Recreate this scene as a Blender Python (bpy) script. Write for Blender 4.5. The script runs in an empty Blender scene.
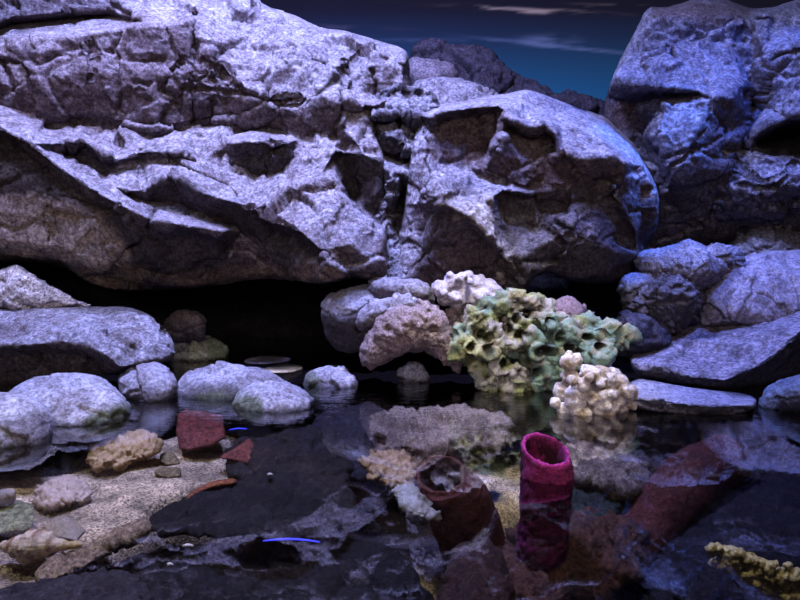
import bpy, math, random
import numpy as np
from mathutils import Vector, geometry
random.seed(7)
SC = bpy.context.scene
COL = SC.collection
F = 600.0
PITCH = math.radians(5.2)
CH = 1.0
CP, SP = math.cos(PITCH), math.sin(PITCH)

# ---------------------------------------------------------------- camera
cd = bpy.data.cameras.new('camera'); cam = bpy.data.objects.new('camera', cd); COL.objects.link(cam)
cam.location = (0, 0, CH); cam.rotation_euler = (math.pi/2 - PITCH, 0, 0)
cd.sensor_width = 36; cd.lens = 27.0; cd.clip_end = 100
SC.camera = cam

def P(px, py, Y):
    px = np.asarray(px, float); py = np.asarray(py, float); Y = np.asarray(Y, float)
    u = (px-400)/F; v = (300-py)/F
    dy = CP + v*SP; dz = -SP + v*CP
    t = Y/dy
    return np.stack([u*t, Y+0*t, CH + dz*t], -1)
def Yz(py, z=0.0):
    v = (300-py)/F
    dy = CP + v*SP; dz = -SP + v*CP
    return (z-CH)/dz*dy
def Yw(py): return float(Yz(py, 0.0))

# ---------------------------------------------------------------- noise
def _h(i, j, k, s):
    n = (i.astype(np.int64)*374761393 + j.astype(np.int64)*668265263 + k.astype(np.int64)*2147483647 + s*1274126177) & 0xffffffff
    n = ((n ^ (n >> 13))*1274126177) & 0xffffffff
    n = ((n ^ (n >> 16))*2246822519) & 0xffffffff
    n = n ^ (n >> 15)
    return (n & 0xffffff)/float(0xffffff)
def vnoise(p, s=0):
    f = np.floor(p); t = p-f; t = t*t*t*(t*(t*6-15)+10)
    i, j, k = f[:, 0], f[:, 1], f[:, 2]
    r = 0
    for a in (0, 1):
        for b in (0, 1):
            for c in (0, 1):
                w = (t[:, 0] if a else 1-t[:, 0])*(t[:, 1] if b else 1-t[:, 1])*(t[:, 2] if c else 1-t[:, 2])
                r = r + w*_h(i+a, j+b, k+c, s)
    return r*2-1
def fbm(p, o=5, s=0, g=.5, ridged=False):
    a = 1.0; r = 0; n = 0
    for q in range(o):
        v = vnoise(p*(2.03**q)+q*17.3, s+q)
        if ridged: v = 1-2*np.abs(v)
        r = r+a*v; n += a; a *= g
    return r/n
def worley(p, s=0):
    f = np.floor(p); n = len(p)
    F1 = np.full(n, 9.); F2 = np.full(n, 9.); pl = np.zeros(n); idv = np.zeros(n)
    for a in (-1, 0, 1):
        for b in (-1, 0, 1):
            for c in (-1, 0, 1):
                i, j, k = f[:, 0]+a, f[:, 1]+b, f[:, 2]+c
                q = np.stack([i+_h(i, j, k, s), j+_h(i, j, k, s+1), k+_h(i, j, k, s+2)], -1)
                d = p-q; dd = np.sqrt((d*d).sum(1))
                m = dd < F1
                F2 = np.where(m, F1, np.minimum(F2, dd))
                F1 = np.where(m, dd, F1)
                g = (d[:, 0]*(_h(i, j, k, s+3)*2-1)+d[:, 1]*(_h(i, j, k, s+4)*2-1)+d[:, 2]*(_h(i, j, k, s+5)*2-1))
                pl = np.where(m, g+.35*(_h(i, j, k, s+6)-.5), pl); idv = np.where(m, _h(i, j, k, s+7), idv)
    return F1, F2, pl, idv

# ---------------------------------------------------------------- mesh helpers
def tag(o, label=None, cat=None, group=None, kind=None):
    if label: o['label'] = label
    if cat: o['category'] = cat
    if group: o['group'] = group
    if kind: o['kind'] = kind
    return o
def mk(name, V, faces, mat, col=None, parent=None, smooth=True):
    me = bpy.data.meshes.new(name)
    V = np.asarray(V, float); org = np.zeros(3)
    if parent is None and name not in ('floor', 'backdrop', 'water_surface'):
        org = np.array([V[:, 0].mean(), V[:, 1].mean(), V[:, 2].min()]); V = V-org
    me.from_pydata([tuple(v) for v in V], [], faces); me.update()
    if smooth: me.polygons.foreach_set('use_smooth', [True]*len(me.polygons))
    if col is not None:
        at = me.color_attributes.new('Col', 'FLOAT_COLOR', 'POINT')
        c = np.ones((len(V), 4)); c[:, :3] = col
        at.data.foreach_set('color', c.ravel())
    me.materials.append(mat)
    o = bpy.data.objects.new(name, me); COL.objects.link(o)
    o.location = tuple(org)
    if parent: o.parent = parent
    return o
def vnormals(V, Q):
    Q = np.asarray(Q)
    a = V[Q[:, 0]]; b = V[Q[:, 1]]; c = V[Q[:, 2]]; d = V[Q[:, -1]]
    n = np.cross(c-a, d-b) if Q.shape[1] == 4 else np.cross(b-a, c-a)
    N = np.zeros_like(V)
    for k in range(Q.shape[1]): np.add.at(N, Q[:, k], n)
    return N/np.maximum(np.linalg.norm(N, axis=1), 1e-12)[:, None]
def mixc(a, b, k): return np.array(a)*(1-k[:, None])+np.array(b)*k[:, None]
def sstep(a, b, x):
    t = np.clip((x-a)/(b-a), 0, 1); return t*t*(3-2*t)
def smooth_poly(pts, n=6):
    p = np.array(pts, float); m = len(p); out = []
    for i in range(m):
        a, b, c, d = p[(i-1) % m], p[i], p[(i+1) % m], p[(i+2) % m]
        for k in range(n):
            t = k/n
            out.append(.5*((2*b)+(-a+c)*t+(2*a-5*b+4*c-d)*t*t+(-a+3*b-3*c+d)*t**3))
    return np.array(out)
def polydist(X, Y, poly):
    """signed distance to polygon (positive inside) and nearest point"""
    n = len(X); best = np.full(n, 1e9); nx = np.zeros(n); ny = np.zeros(n); ins = np.zeros(n, bool)
    m = len(poly)
    for i in range(m):
        x0, y0 = poly[i]; x1, y1 = poly[(i+1) % m]
        dx, dy = x1-x0, y1-y0; L = dx*dx+dy*dy+1e-12
        t = np.clip(((X-x0)*dx+(Y-y0)*dy)/L, 0, 1)
        qx = x0+t*dx; qy = y0+t*dy
        d = (X-qx)**2+(Y-qy)**2
        k = d < best; best = np.where(k, d, best); nx = np.where(k, qx, nx); ny = np.where(k, qy, ny)
        c = ((y0 > Y) != (y1 > Y)) & (X < (x1-x0)*(Y-y0)/(y1-y0+1e-12)+x0)
        ins ^= c
    d = np.sqrt(best)
    return np.where(ins, d, -d), nx, ny
def linedist(X, Y, line):
    best = np.full(len(X), 1e9)
    for (x0, y0), (x1, y1) in zip(line[:-1], line[1:]):
        dx, dy = x1-x0, y1-y0; L = dx*dx+dy*dy+1e-12
        t = np.clip(((X-x0)*dx+(Y-y0)*dy)/L, 0, 1)
        best = np.minimum(best, (X-x0-t*dx)**2+(Y-y0-t*dy)**2)
    return np.sqrt(best)
def ctrl_surface(lines, X, Y, base):
    """piecewise planar facets through crease lines of (px, py, Y)"""
    pts = []; ys = []; edges = []
    key = {}
    for ln in lines:
        prev = None
        for (x, y, d) in ln:
            k = (round(x), round(y))
            if k not in key:
                key[k] = len(pts); pts.append(Vector((x, y))); ys.append(d)
            i = key[k]
            if prev is not None and prev != i: edges.append((prev, i))
            prev = i
    v, e, f, ov, oe, of = geometry.delaunay_2d_cdt(pts, edges, [], 0, 1e-4)
    yv = []
    for i, o in enumerate(ov):
        if o: yv.append(ys[o[0]])
        else:
            dd = sorted(((p-v[i]).length, q) for p, q in zip(pts, ys))[:2]
            yv.append((dd[0][1]+dd[1][1])/2)
    out = np.full(len(X), np.nan)
    for t in f:
        for q in range(1, len(t)-1):
            a, b, c = t[0], t[q], t[q+1]
            x0, y0 = v[a]; x1, y1 = v[b]; x2, y2 = v[c]
            D = (y1-y2)*(x0-x2)+(x2-x1)*(y0-y2)
            if abs(D) < 1e-9: continue
            m = (X >= min(x0, x1, x2)) & (X <= max(x0, x1, x2)) & (Y >= min(y0, y1, y2)) & (Y <= max(y0, y1, y2))
            idx = np.nonzero(m)[0]
            l0 = ((y1-y2)*(X[idx]-x2)+(x2-x1)*(Y[idx]-y2))/D
            l1 = ((y2-y0)*(X[idx]-x2)+(x0-x2)*(Y[idx]-y2))/D
            l2 = 1-l0-l1
            k = (l0 > -1e-6) & (l1 > -1e-6) & (l2 > -1e-6)
            out[idx[k]] = l0[k]*yv[a]+l1[k]*yv[b]+l2[k]*yv[c]
    bad = np.nonzero(np.isnan(out))[0]
    if len(bad):
        pa = np.array([(p[0], p[1]) for p in pts]); ya = np.array(ys)
        for i0 in range(0, len(bad), 4000):
            b_ = bad[i0:i0+4000]
            d = (X[b_][:, None]-pa[None, :, 0])**2+(Y[b_][:, None]-pa[None, :, 1])**2
            out[b_] = ya[d.argmin(1)]
    return out
def blur(A, n):
    for _ in range(n):
        B = np.pad(A, 1, mode='edge')
        A = (B[:-2, 1:-1]+B[2:, 1:-1]+B[1:-1, :-2]+B[1:-1, 2:]+4*A)/8
    return A

# ---------------------------------------------------------------- materials
def nodes(name):
    m = bpy.data.materials.new(name); m.use_nodes = True
    nt = m.node_tree; nt.nodes.clear()
    out = nt.nodes.new('ShaderNodeOutputMaterial')
    b = nt.nodes.new('ShaderNodeBsdfPrincipled'); nt.links.new(b.outputs[0], out.inputs[0])
    return m, nt, b, out
def rock_mat(name, scale=1.0, bump=.6, var=.5, rough=.8, speck=0.0, speckcol=(.03, .03, .05), spec=.25, fine=36, mott=.8):
    m, nt, b, out = nodes(name)
    N = nt.nodes.new; L = nt.links.new
    at = N('ShaderNodeAttribute'); at.attribute_name = 'Col'
    tc = N('ShaderNodeTexCoord')
    n1 = N('ShaderNodeTexNoise'); n1.inputs['Scale'].default_value = 9*scale; n1.inputs['Detail'].default_value = 8; n1.inputs['Roughness'].default_value = .7
    n2 = N('ShaderNodeTexNoise'); n2.inputs['Scale'].default_value = fine*scale; n2.inputs['Detail'].default_value = 4; n2.inputs['Roughness'].default_value = .85
    for n in (n1, n2): L(tc.outputs['Object'], n.inputs['Vector'])
    mr = N('ShaderNodeMapRange'); mr.inputs[1].default_value = .3; mr.inputs[2].default_value = .7
    mr.inputs[3].default_value = 1-var; mr.inputs[4].default_value = 1+var*.5
    L(n1.outputs[0], mr.inputs[0])
    mr2 = N('ShaderNodeMapRange'); mr2.inputs[1].default_value = .42; mr2.inputs[2].default_value = .58
    mr2.inputs[3].default_value = 1-var*.9; mr2.inputs[4].default_value = 1+var*.6
    L(n2.outputs[0], mr2.inputs[0])
    mu = N('ShaderNodeMath'); mu.operation = 'MULTIPLY'; L(mr.outputs[0], mu.inputs[0]); L(mr2.outputs[0], mu.inputs[1])
    vm = N('ShaderNodeVectorMath'); vm.operation = 'SCALE'; L(at.outputs['Color'], vm.inputs[0]); L(mu.outputs[0], vm.inputs['Scale'])
    n4 = N('ShaderNodeTexNoise'); n4.inputs['Scale'].default_value = 22*scale; n4.inputs['Detail'].default_value = 6; n4.inputs['Roughness'].default_value = .75; n4.inputs['Distortion'].default_value = .4
    L(tc.outputs['Object'], n4.inputs['Vector'])
    r4 = N('ShaderNodeMapRange'); r4.inputs[1].default_value = .44; r4.inputs[2].default_value = .66; r4.inputs[3].default_value = 0; r4.inputs[4].default_value = mott
    L(n4.outputs[0], r4.inputs[0])
    m4 = N('ShaderNodeMix'); m4.data_type = 'RGBA'; m4.blend_type = 'MULTIPLY'; L(r4.outputs[0], m4.inputs[0]); L(vm.outputs[0], m4.inputs[6]); m4.inputs[7].default_value = (.36, .28, .27, 1)
    last = m4.outputs[2]
    if speck:
        vo = N('ShaderNodeTexNoise'); vo.inputs['Scale'].default_value = 45*scale; vo.inputs['Detail'].default_value = 4; vo.inputs['Roughness'].default_value = .8
        L(tc.outputs['Object'], vo.inputs['Vector'])
        r = N('ShaderNodeMapRange'); r.inputs[1].default_value = .52; r.inputs[2].default_value = .60; r.inputs[3].default_value = 0; r.inputs[4].default_value = speck
        L(vo.outputs[0], r.inputs[0])
        mx = N('ShaderNodeMix'); mx.data_type = 'RGBA'; L(r.outputs[0], mx.inputs[0]); L(last, mx.inputs[6]); mx.inputs[7].default_value = (*speckcol, 1)
        last = mx.outputs[2]
    L(last, b.inputs['Base Color'])
    b.inputs['Roughness'].default_value = rough; b.inputs['Specular IOR Level'].default_value = spec
    bu = N('ShaderNodeBump'); bu.inputs['Strength'].default_value = bump; bu.inputs['Distance'].default_value = .034/scale
    n3 = N('ShaderNodeTexNoise'); n3.inputs['Scale'].default_value = 34*scale; n3.inputs['Detail'].default_value = 7; n3.inputs['Roughness'].default_value = .75
    L(tc.outputs['Object'], n3.inputs['Vector'])
    L(n3.outputs[0], bu.inputs['Height'])
    b2 = N('ShaderNodeBump'); b2.inputs['Strength'].default_value = bump*.9; b2.inputs['Distance'].default_value = .035/scale
    L(n1.outputs[0], b2.inputs['Height']); L(b2.outputs[0], bu.inputs['Normal']); L(bu.outputs[0], b.inputs['Normal'])
    return m
M_cliff = rock_mat('weathered_rock', 1, 1.0, .5)
M_boulder = rock_mat('smooth_boulder', 1.3, .8, .36, mott=.75)
M_speck = rock_mat('speckled_rock', 1.3, .6, .35, speck=.85)
M_wet = rock_mat('submerged_rock', 1.3, .8, .5, rough=.6)
M_porous = rock_mat('porous_coral_rock', 2.2, .9, .4, speck=.5, speckcol=(.05, .035, .03))
M_coral = rock_mat('coral', 2.5, .9, .3, rough=.7, mott=.3)
M_sponge = rock_mat('sponge', 2.5, .9, .35, rough=.85)
M_shell = rock_mat('shell', 3, .25, .2, rough=.5, mott=.4)

# ---------------------------------------------------------------- relief rock builder
def relief(name, outline, step=1.5, Y=5.0, lines=None, bulge=.3, back=.5, thick=None, anchor=None, lean=0.0,
           roll=(10, .3), nz=.03, nsc=3.0, fac=.05, fsc=2.5, cracks=(), pits=(), pale=(.42, .40, .42), dark=(.12, .095, .10),
           palef=(.0, .6), patches=(), mat=None, seed=0, smooth=2, sm=6, ridge=0.0, blurn=2, parent=None, gain=1.0, edge=1.0, power=.5, wob=.07, wet=.72, ys=1.0, blot=.55):
    Y = Y*ys
    if lines is not None: lines = [[(a_, b_, c_*ys) for (a_, b_, c_) in ln] for ln in lines]
    poly = smooth_poly(outline, sm) if sm > 1 else np.array(outline, float)
    if lines is None and wob:
        sz = min(np.ptp(poly[:, 0]), np.ptp(poly[:, 1])); q3 = np.stack([poly[:, 0]/sz*3, poly[:, 1]/sz*3, 0*poly[:, 0]+seed], -1)
        poly = poly+wob*sz*np.stack([fbm(q3, 4, seed+60, .6), fbm(q3, 4, seed+61, .6)], -1)
    x0, y0 = poly.min(0)-step; x1, y1 = poly.max(0)+step
    nx, ny = int((x1-x0)/step)+2, int((y1-y0)/step)+2
    gx, gy = np.meshgrid(x0+np.arange(nx)*step, y0+np.arange(ny)*step)
    X = gx.ravel().copy(); Z = gy.ravel().copy()
    sd, qx, qy = polydist(X, Z, poly)
    inside = (sd > -step*.35)
    I = inside.reshape(ny, nx)
    C = I[:-1, :-1] & I[1:, :-1] & I[:-1, 1:] & I[1:, 1:]
    used = np.zeros_like(I)
    used[:-1, :-1] |= C; used[1:, :-1] |= C; used[:-1, 1:] |= C; used[1:, 1:] |= C
    # border verts of used region
    full = np.ones_like(I)
    Cp = np.pad(C, 1)
    cnt = Cp[:-1, :-1].astype(int)+Cp[1:, :-1]+Cp[:-1, 1:]+Cp[1:, 1:]
    border = used & (cnt < 4)
    bf = border.ravel()
    near = bf & (np.abs(sd) < step*1.6)
    X[near] = qx[near]; Z[near] = qy[near]
    d = np.clip(sd, 0, None); d[bf] = 0
    if lines is not None:
        Yb = ctrl_surface(lines, X, Z, Y)
        Yb = blur(Yb.reshape(ny, nx), blurn).ravel()
        t = np.clip(d/roll[0], 0, 1)
        Yf = Yb+roll[1]*(1-np.sqrt(1-(1-t)**2))
        Yback = np.full(len(X), Yb[used.ravel()].max()+(thick or .5))
        prof = None
    else:
        u = np.zeros((ny, nx)); ins = (used & ~border).astype(float)
        its = min(1500, int(max(nx, ny)**2*.6)+100)
        for _ in range(its):
            u[1:-1, 1:-1] = (u[:-2, 1:-1]+u[2:, 1:-1]+u[1:-1, :-2]+u[1:-1, 2:]+1)*.25*ins[1:-1, 1:-1]
        prof = (u/max(u.max(), 1e-9)).ravel()**power
        Yc = Y+lean*(y1-Z)/F*Y
        Yf = Yc-bulge*prof*gain; Yback = Yc+back*prof
    for (line, w, dp) in cracks:
        wob = step*2*fbm(np.stack([X*.08, Z*.08, 0*X], -1), 3, seed+50)
        Yf = Yf+dp*np.exp(-((linedist(X+wob*1.5, Z+wob, line)/w)**2))
    for (cx, cy, rx, ry, dp) in pits:
        q = ((X-cx)/rx)**2+((Z-cy)/ry)**2
        Yf = Yf+dp*np.exp(-q**1.5)
    if anchor:
        row = (np.abs(Z-anchor[0]) < step*1.5) & used.ravel() & (sd > 3)
        if len(anchor) > 2: row &= (X > anchor[2]) & (X < anchor[3])
        if not row.any(): row = (np.abs(Z-anchor[0]) < step*3) & used.ravel()
        sh = float(Yz(anchor[0], anchor[1]))-np.median(Yf[row])
        Yf = Yf+sh; Yback = Yback+sh
    V = P(X, Z, Yf)
    uf = used.ravel(); idx = -np.ones(len(X), int); idx[uf] = np.arange(uf.sum())
    jj, ii = np.nonzero(C)
    a = jj*nx+ii; Q = np.stack([a, a+nx, a+nx+1, a+1], -1)
    V = V[uf]; Q = idx[Q]; bfl = bf[uf]; Xu = X[uf]; Zu = Z[uf]; du = d[uf]
    N = vnormals(V, Q)
    w = 1.0
    s = float(V[:, 1].mean())/5.0
    disp = nz*fbm(V*nsc, 7, seed, .63 if lines is not None else .55)*(1.15 if lines is not None else 1)
    if ridge: disp = disp+ridge*fbm(V*nsc*1.7, 5, seed+9, .6, True)
    if fac:
        wp = V+.12/fsc*np.stack([fbm(V*fsc*2, 3, seed+i) for i in (1, 2, 3)], -1)
        F1, F2, pl, iv = worley(wp*fsc, seed+20)
        disp = disp+fac*pl-fac*.35*np.exp(-((F2-F1)/.05)**2)
        F1, F2, pl, iv2 = worley(wp*fsc*2.7, seed+31)
        disp = disp+fac*.35*pl
    e1 = np.linalg.norm(V[Q[:, 0]]-V[Q[:, 1]], axis=1); e2 = np.linalg.norm(V[Q[:, 1]]-V[Q[:, 2]], axis=1)
    st = np.maximum(e1, e2); sv = np.zeros(len(V)); np.maximum.at(sv, Q.ravel(), np.repeat(st, 4))
    cell = step*float(V[:, 1].mean())/F
    att = np.clip((cell*(3.2 if lines is not None else 7)/np.maximum(sv, 1e-6))**1.3, 0, 1)
    tmp = np.zeros((ny, nx)); tmp[used] = att; wt = used.astype(float)
    tmp = blur(tmp, 3)/np.maximum(blur(wt, 3), 1e-6); att = np.minimum(att, tmp[used])
    big = nz*fbm(V*nsc*.6, 2, seed+2)
    V2 = V+N*(disp*att*edge+big*(1-att)*.5)[:, None]
    N2 = vnormals(V2, Q)
    # colour: top light painted in, upward faces paler and the rest darker, mottled
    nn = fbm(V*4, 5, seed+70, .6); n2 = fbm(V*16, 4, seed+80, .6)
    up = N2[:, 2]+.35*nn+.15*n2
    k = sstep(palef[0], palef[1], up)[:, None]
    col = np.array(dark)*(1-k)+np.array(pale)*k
    n5 = fbm(V*7+9, 5, seed+90, .65)
    col = mixc(col, np.array(dark)*1.6+.02, blot*sstep(.02, .22, n5))
    for (pg, c, st, soft) in patches:  # on the cliffs, dark patches deepen the shade of overhanging faces
        sdp, _, _ = polydist(Xu, Zu, smooth_poly(pg, 4))
        kk = (st*sstep(-soft, soft, sdp+soft*1.6*(nn+.6*n2)))[:, None]
        col = col*(1-kk)+np.array(c)*kk
    wz = V2[:, 2]+.012*nn
    if wet: col = col*(1-wet*sstep(.045, .0, wz))[:, None]
    nv = len(V2)
    if lines is not None:
        cx_, cy_ = Xu.mean(), Zu.mean()
        VB = P(Xu+(cx_-Xu)*.015, Zu+(cy_-Zu)*.015, float(Yback.max()))
        # coarse back: reuse grid
        faces = [tuple(q) for q in Q]
        ed = {}
        for q in Q:
            for e in ((q[0], q[1]), (q[1], q[2]), (q[2], q[3]), (q[3], q[0])):
                if (e[1], e[0]) in ed: del ed[(e[1], e[0])]
                else: ed[e] = 1
        bi = {}; extra = []
        for e in ed:
            for v_ in e:
                if v_ not in bi:
                    bi[v_] = nv+len(extra); extra.append(VB[v_])
        rows_y = V2[:, 1]
        for (p_, q_) in ed: faces.append((q_, p_, bi[p_], bi[q_]))
        # close the back with one cap centre
        cc = nv+len(extra); cen = np.mean(extra, 0); cen[1] += .05; extra.append(cen)
        for (p_, q_) in ed: faces.append((bi[q_], bi[p_], cc))
        V3 = np.vstack([V2, np.array(extra)])
        c3 = np.vstack([col, np.tile(np.array(dark)*.6, (len(extra), 1))])
    else:
        Vb = P(X, Z, Yback)[uf]
        VBk = Vb+np.array([0, 1, 0])*(nz*fbm(Vb*nsc, 4, seed+3))[:, None]
        mp = np.arange(nv).copy(); ex = ~bfl; mp[ex] = nv+np.arange(ex.sum())
        faces = [tuple(q) for q in Q]+[tuple(r) for r in mp[Q][:, ::-1]]
        V3 = np.vstack([V2, VBk[ex]]); c3 = np.vstack([col, col[ex]])
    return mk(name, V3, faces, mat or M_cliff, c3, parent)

# ================================================================ CLIFFS
GREY = (.12, .095, .105); PALE = (.56, .53, .56); BROWN = (.10, .068, .06)
left_lines = [
 [(-120,-60,6.6),(100,-60,6.6),(250,-40,6.5),(262,0,6.3),(290,12,6.1),(320,24,5.9),(345,28,5.8),(370,38,5.7),(400,44,5.6),(415,60,5.6)],
 [(-120,-12,5.75),(0,-8,5.7),(60,-10,5.75),(108,-6,5.85)],
 [(-120,26,5.55),(0,23,5.55),(12,18,5.55),(60,13,5.6),(108,10,5.75)],
 [(-120,33,5.85),(0,29,5.85),(12,24,5.85),(60,20,5.9),(110,16,5.95)],
 [(-120,52,5.3),(0,47,5.25),(12,38,5.25),(50,36,5.25),(100,31,5.25),(150,26,5.2),(190,22,5.25),(205,42,5.2),(225,62,5.15),(245,87,5.1),(270,97,5.05),(320,95,5.0),(343,105,4.95)],
 [(250,20,5.7),(300,45,5.35),(335,70,5.15)],
 [(-120,80,5.25),(0,80,5.2),(45,80,5.15),(92,72,5.14),(150,75,5.16),(193,78,5.14),(215,92,5.18)],
 [(-120,100,5.3),(0,106,5.28),(45,121,5.25),(85,116,5.25),(120,123,5.2),(157,134,5.12),(190,120,5.25),(240,123,5.25),(280,127,5.15),(300,138,5.1),(335,136,5.05)],
 [(45,125,5.34),(85,120,5.36),(120,127,5.3),(157,138,5.2),(190,125,5.34),(240,128,5.33),(280,132,5.25)],
 # steps on the shelf
 [(66,143,4.86),(80,139,4.86),(100,150,4.8),(115,161,4.75)],
 [(66,156,5.05),(82,158,5.05),(104,168,4.95),(115,165,4.9)],
 [(147,150,4.85),(165,152,4.83),(182,153,4.85)],
 [(147,160,4.95),(165,161,4.95),(182,159,4.95)],
 [(110,185,4.62),(130,192,4.62),(147,184,4.7)],
 [(145,190,4.55),(163,177,4.6),(180,177,4.6),(200,192,4.5),(225,200,4.42),(255,208,4.36),(275,220,4.3),(300,232,4.25),(318,248,4.2),(324,282,4.25)],
 [(130,196,4.75),(150,203,4.78),(180,203,4.78),(222,221,4.8),(240,228,4.85),(262,246,4.8),(290,262,4.72),(312,280,4.6)],
 # long diagonal lip
 [(-120,95,4.6),(0,128,4.5),(30,143,4.42),(60,168,4.36),(100,194,4.3),(150,219,4.22),(222,231,4.22)],
 [(155,209,4.62),(222,225,4.72)],
 [(-120,110,4.8),(0,140,4.7),(30,155,4.62),(60,180,4.55),(100,206,4.5),(150,229,4.38)],
 [(-120,193,4.65),(0,195,4.55),(60,198,4.5),(100,216,4.48),(130,238,4.52)],
 [(148,260,4.6),(180,268,4.55),(214,252,4.55),(223,240,4.5)],
 [(150,270,4.8),(185,275,4.78),(225,258,4.75)],
 [(-120,240,4.5),(0,240,4.5),(60,248,4.5),(110,262,4.6),(150,280,4.7)],
 [(-120,268,4.8),(0,262,4.85),(60,265,4.85),(95,286,4.95),(140,293,4.95),(200,287,4.95),(270,279,4.9),(322,285,4.6)],
 # block stone
 [(233,143,4.78),(262,140,4.75),(290,142,4.8)],
 [(235,168,4.98),(258,177,4.95),(282,174,4.95),(290,160,4.95)],
 [(228,140,5.05),(262,134,5.05),(294,138,5.05)],
 [(200,165,4.88),(230,180,4.8),(262,186,4.75)],
 # right buttress
 [(340,108,4.95),(345,125,5.0),(343,150,5.02)],
 [(346,100,4.95),(375,105,4.98),(376,111,5.1),(346,111,5.08)],
 [(296,185,4.6),(320,178,4.62),(337,150,4.78),(360,152,4.75),(385,162,4.8)],
 [(337,157,4.95),(352,190,4.92),(372,212,4.88),(386,220,4.9)],
 [(335,175,4.6),(350,204,4.45),(366,222,4.4),(386,232,4.45)],
 [(318,250,4.2),(350,245,4.2),(375,262,4.25),(388,284,4.45)],
 [(345,75,5.3),(380,62,5.3),(405,60,5.35)],
 [(375,100,5.3),(400,92,5.3),(415,95,5.35)],
]
left = relief('rock_cliff', [(-120,-60),(100,-60),(240,-40),(262,2),(290,13),(320,26),(345,29),(372,39),(398,47),(409,57),(411,85),(418,108),(412,116),(385,112),(376,128),(384,150),(387,170),(388,235),(388,262),(386,283),(355,278),(322,285),(270,279),(200,287),(140,292),(95,286),(60,266),(0,262),(-120,268)],
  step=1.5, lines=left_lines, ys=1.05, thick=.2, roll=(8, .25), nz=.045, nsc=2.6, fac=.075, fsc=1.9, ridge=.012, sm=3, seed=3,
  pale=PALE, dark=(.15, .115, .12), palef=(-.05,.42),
  cracks=[([(92,42),(94,62),(90,80)],1.6,.07),([(193,12),(194,60),(192,85),(193,122)],1.8,.09),([(165,92),(200,88),(235,92),(272,101),(300,98)],1.6,.06),
          ([(205,60),(225,75),(245,95)],2.5,.06),([(66,143),(68,160)],2,.08),([(142,150),(144,180)],2,.07),([(344,60),(343,105),(332,140)],2,.1),
          ([(155,212),(140,240),(120,258)],2.5,.12),([(130,195),(150,218)],2,.06),([(270,100),(240,112),(190,120)],1.6,.06),([(212,98),(212,124)],1.4,.06),
          ([(375,42),(380,58),(412,70)],2,.06),([(300,45),(315,62),(342,70)],1.4,.05),([(60,196),(130,215)],1.4,.05),([(370,70),(376,96),(412,96)],2.,.08),([(0,60),(14,90)],2,.08),
          ([(50,190),(48,240)],1.2,.03),([(170,160),(190,172),(230,188),(236,196)],2,.07),([(182,60),(160,90),(180,98)],2,.06)],
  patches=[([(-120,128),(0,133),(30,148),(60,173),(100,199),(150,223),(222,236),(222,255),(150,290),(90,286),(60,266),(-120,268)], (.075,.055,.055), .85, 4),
           ([(-120,200),(0,196),(60,200),(95,218),(120,240),(125,262),(95,262),(60,258),(-120,256)], (.46,.37,.31), .85, 6),
           ([(90,262),(140,268),(140,288),(95,284)], (.22,.16,.11), .7, 5),
           ([(160,272),(322,262),(322,283),(200,287)], (.24,.17,.12), .75, 5),
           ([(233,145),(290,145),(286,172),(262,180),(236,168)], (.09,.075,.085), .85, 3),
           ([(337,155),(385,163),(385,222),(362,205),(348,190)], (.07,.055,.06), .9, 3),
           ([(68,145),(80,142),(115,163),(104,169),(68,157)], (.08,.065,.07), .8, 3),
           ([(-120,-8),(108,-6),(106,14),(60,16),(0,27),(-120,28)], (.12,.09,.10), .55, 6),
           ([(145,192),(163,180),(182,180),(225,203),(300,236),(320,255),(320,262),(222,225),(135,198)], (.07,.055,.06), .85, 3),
           ([(0,52),(110,35),(190,30),(245,92),(235,120),(157,130),(45,118)], (.19,.14,.145), .5, 12),
           ([(193,95),(212,100),(212,122),(193,120)], (.08,.055,.06), .7, 3)])
tag(left, 'huge pale grey fractured rock cliff overhanging the dark cave at left', 'rock', kind='thing')

mid_lines = [
 [(-5+380,100,5.3),(400,92,5.25),(432,96,5.3)],
 [(375,116,4.95),(395,114,4.95),(414,117,5.0),(430,112,5.1)],
 [(375,124,5.2),(400,122,5.15),(415,126,5.2),(432,124,5.2)],
 [(380,130,5.0),(395,138,4.9),(412,148,4.92),(416,150,4.95)],
 [(380,155,5.25),(395,160,5.25),(416,162,5.25)],
 [(384,168,4.85),(400,172,4.8),(412,180,4.85)],
 [(386,200,4.85),(398,196,4.75),(404,190,5.3),(412,186,5.3)],
 [(386,225,4.8),(393,215,4.9),(400,195,5.35),(408,235,5.35)],
 [(386,250,4.65),(396,245,4.7),(400,262,4.6),(412,240,4.9)],
 [(370,285,4.5),(400,288,4.45),(425,285,4.5)],
]
mid = relief('crevice_rock', [(374,94),(400,86),(436,94),(436,130),(430,180),(428,230),(430,290),(400,292),(368,290),(372,240),(374,180),(372,140)],
  step=1.2, lines=mid_lines, ys=1.05, thick=.5, roll=(4, .1), nz=.05, nsc=5, fac=.08, fsc=4, ridge=.03, sm=2, seed=12, dark=(.10,.09,.11), palef=(-.02,.4), pale=(.45,.45,.5))
tag(mid, 'broken rock filling the narrow crevice between left cliff and central boulder', 'rock', kind='thing')

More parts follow.
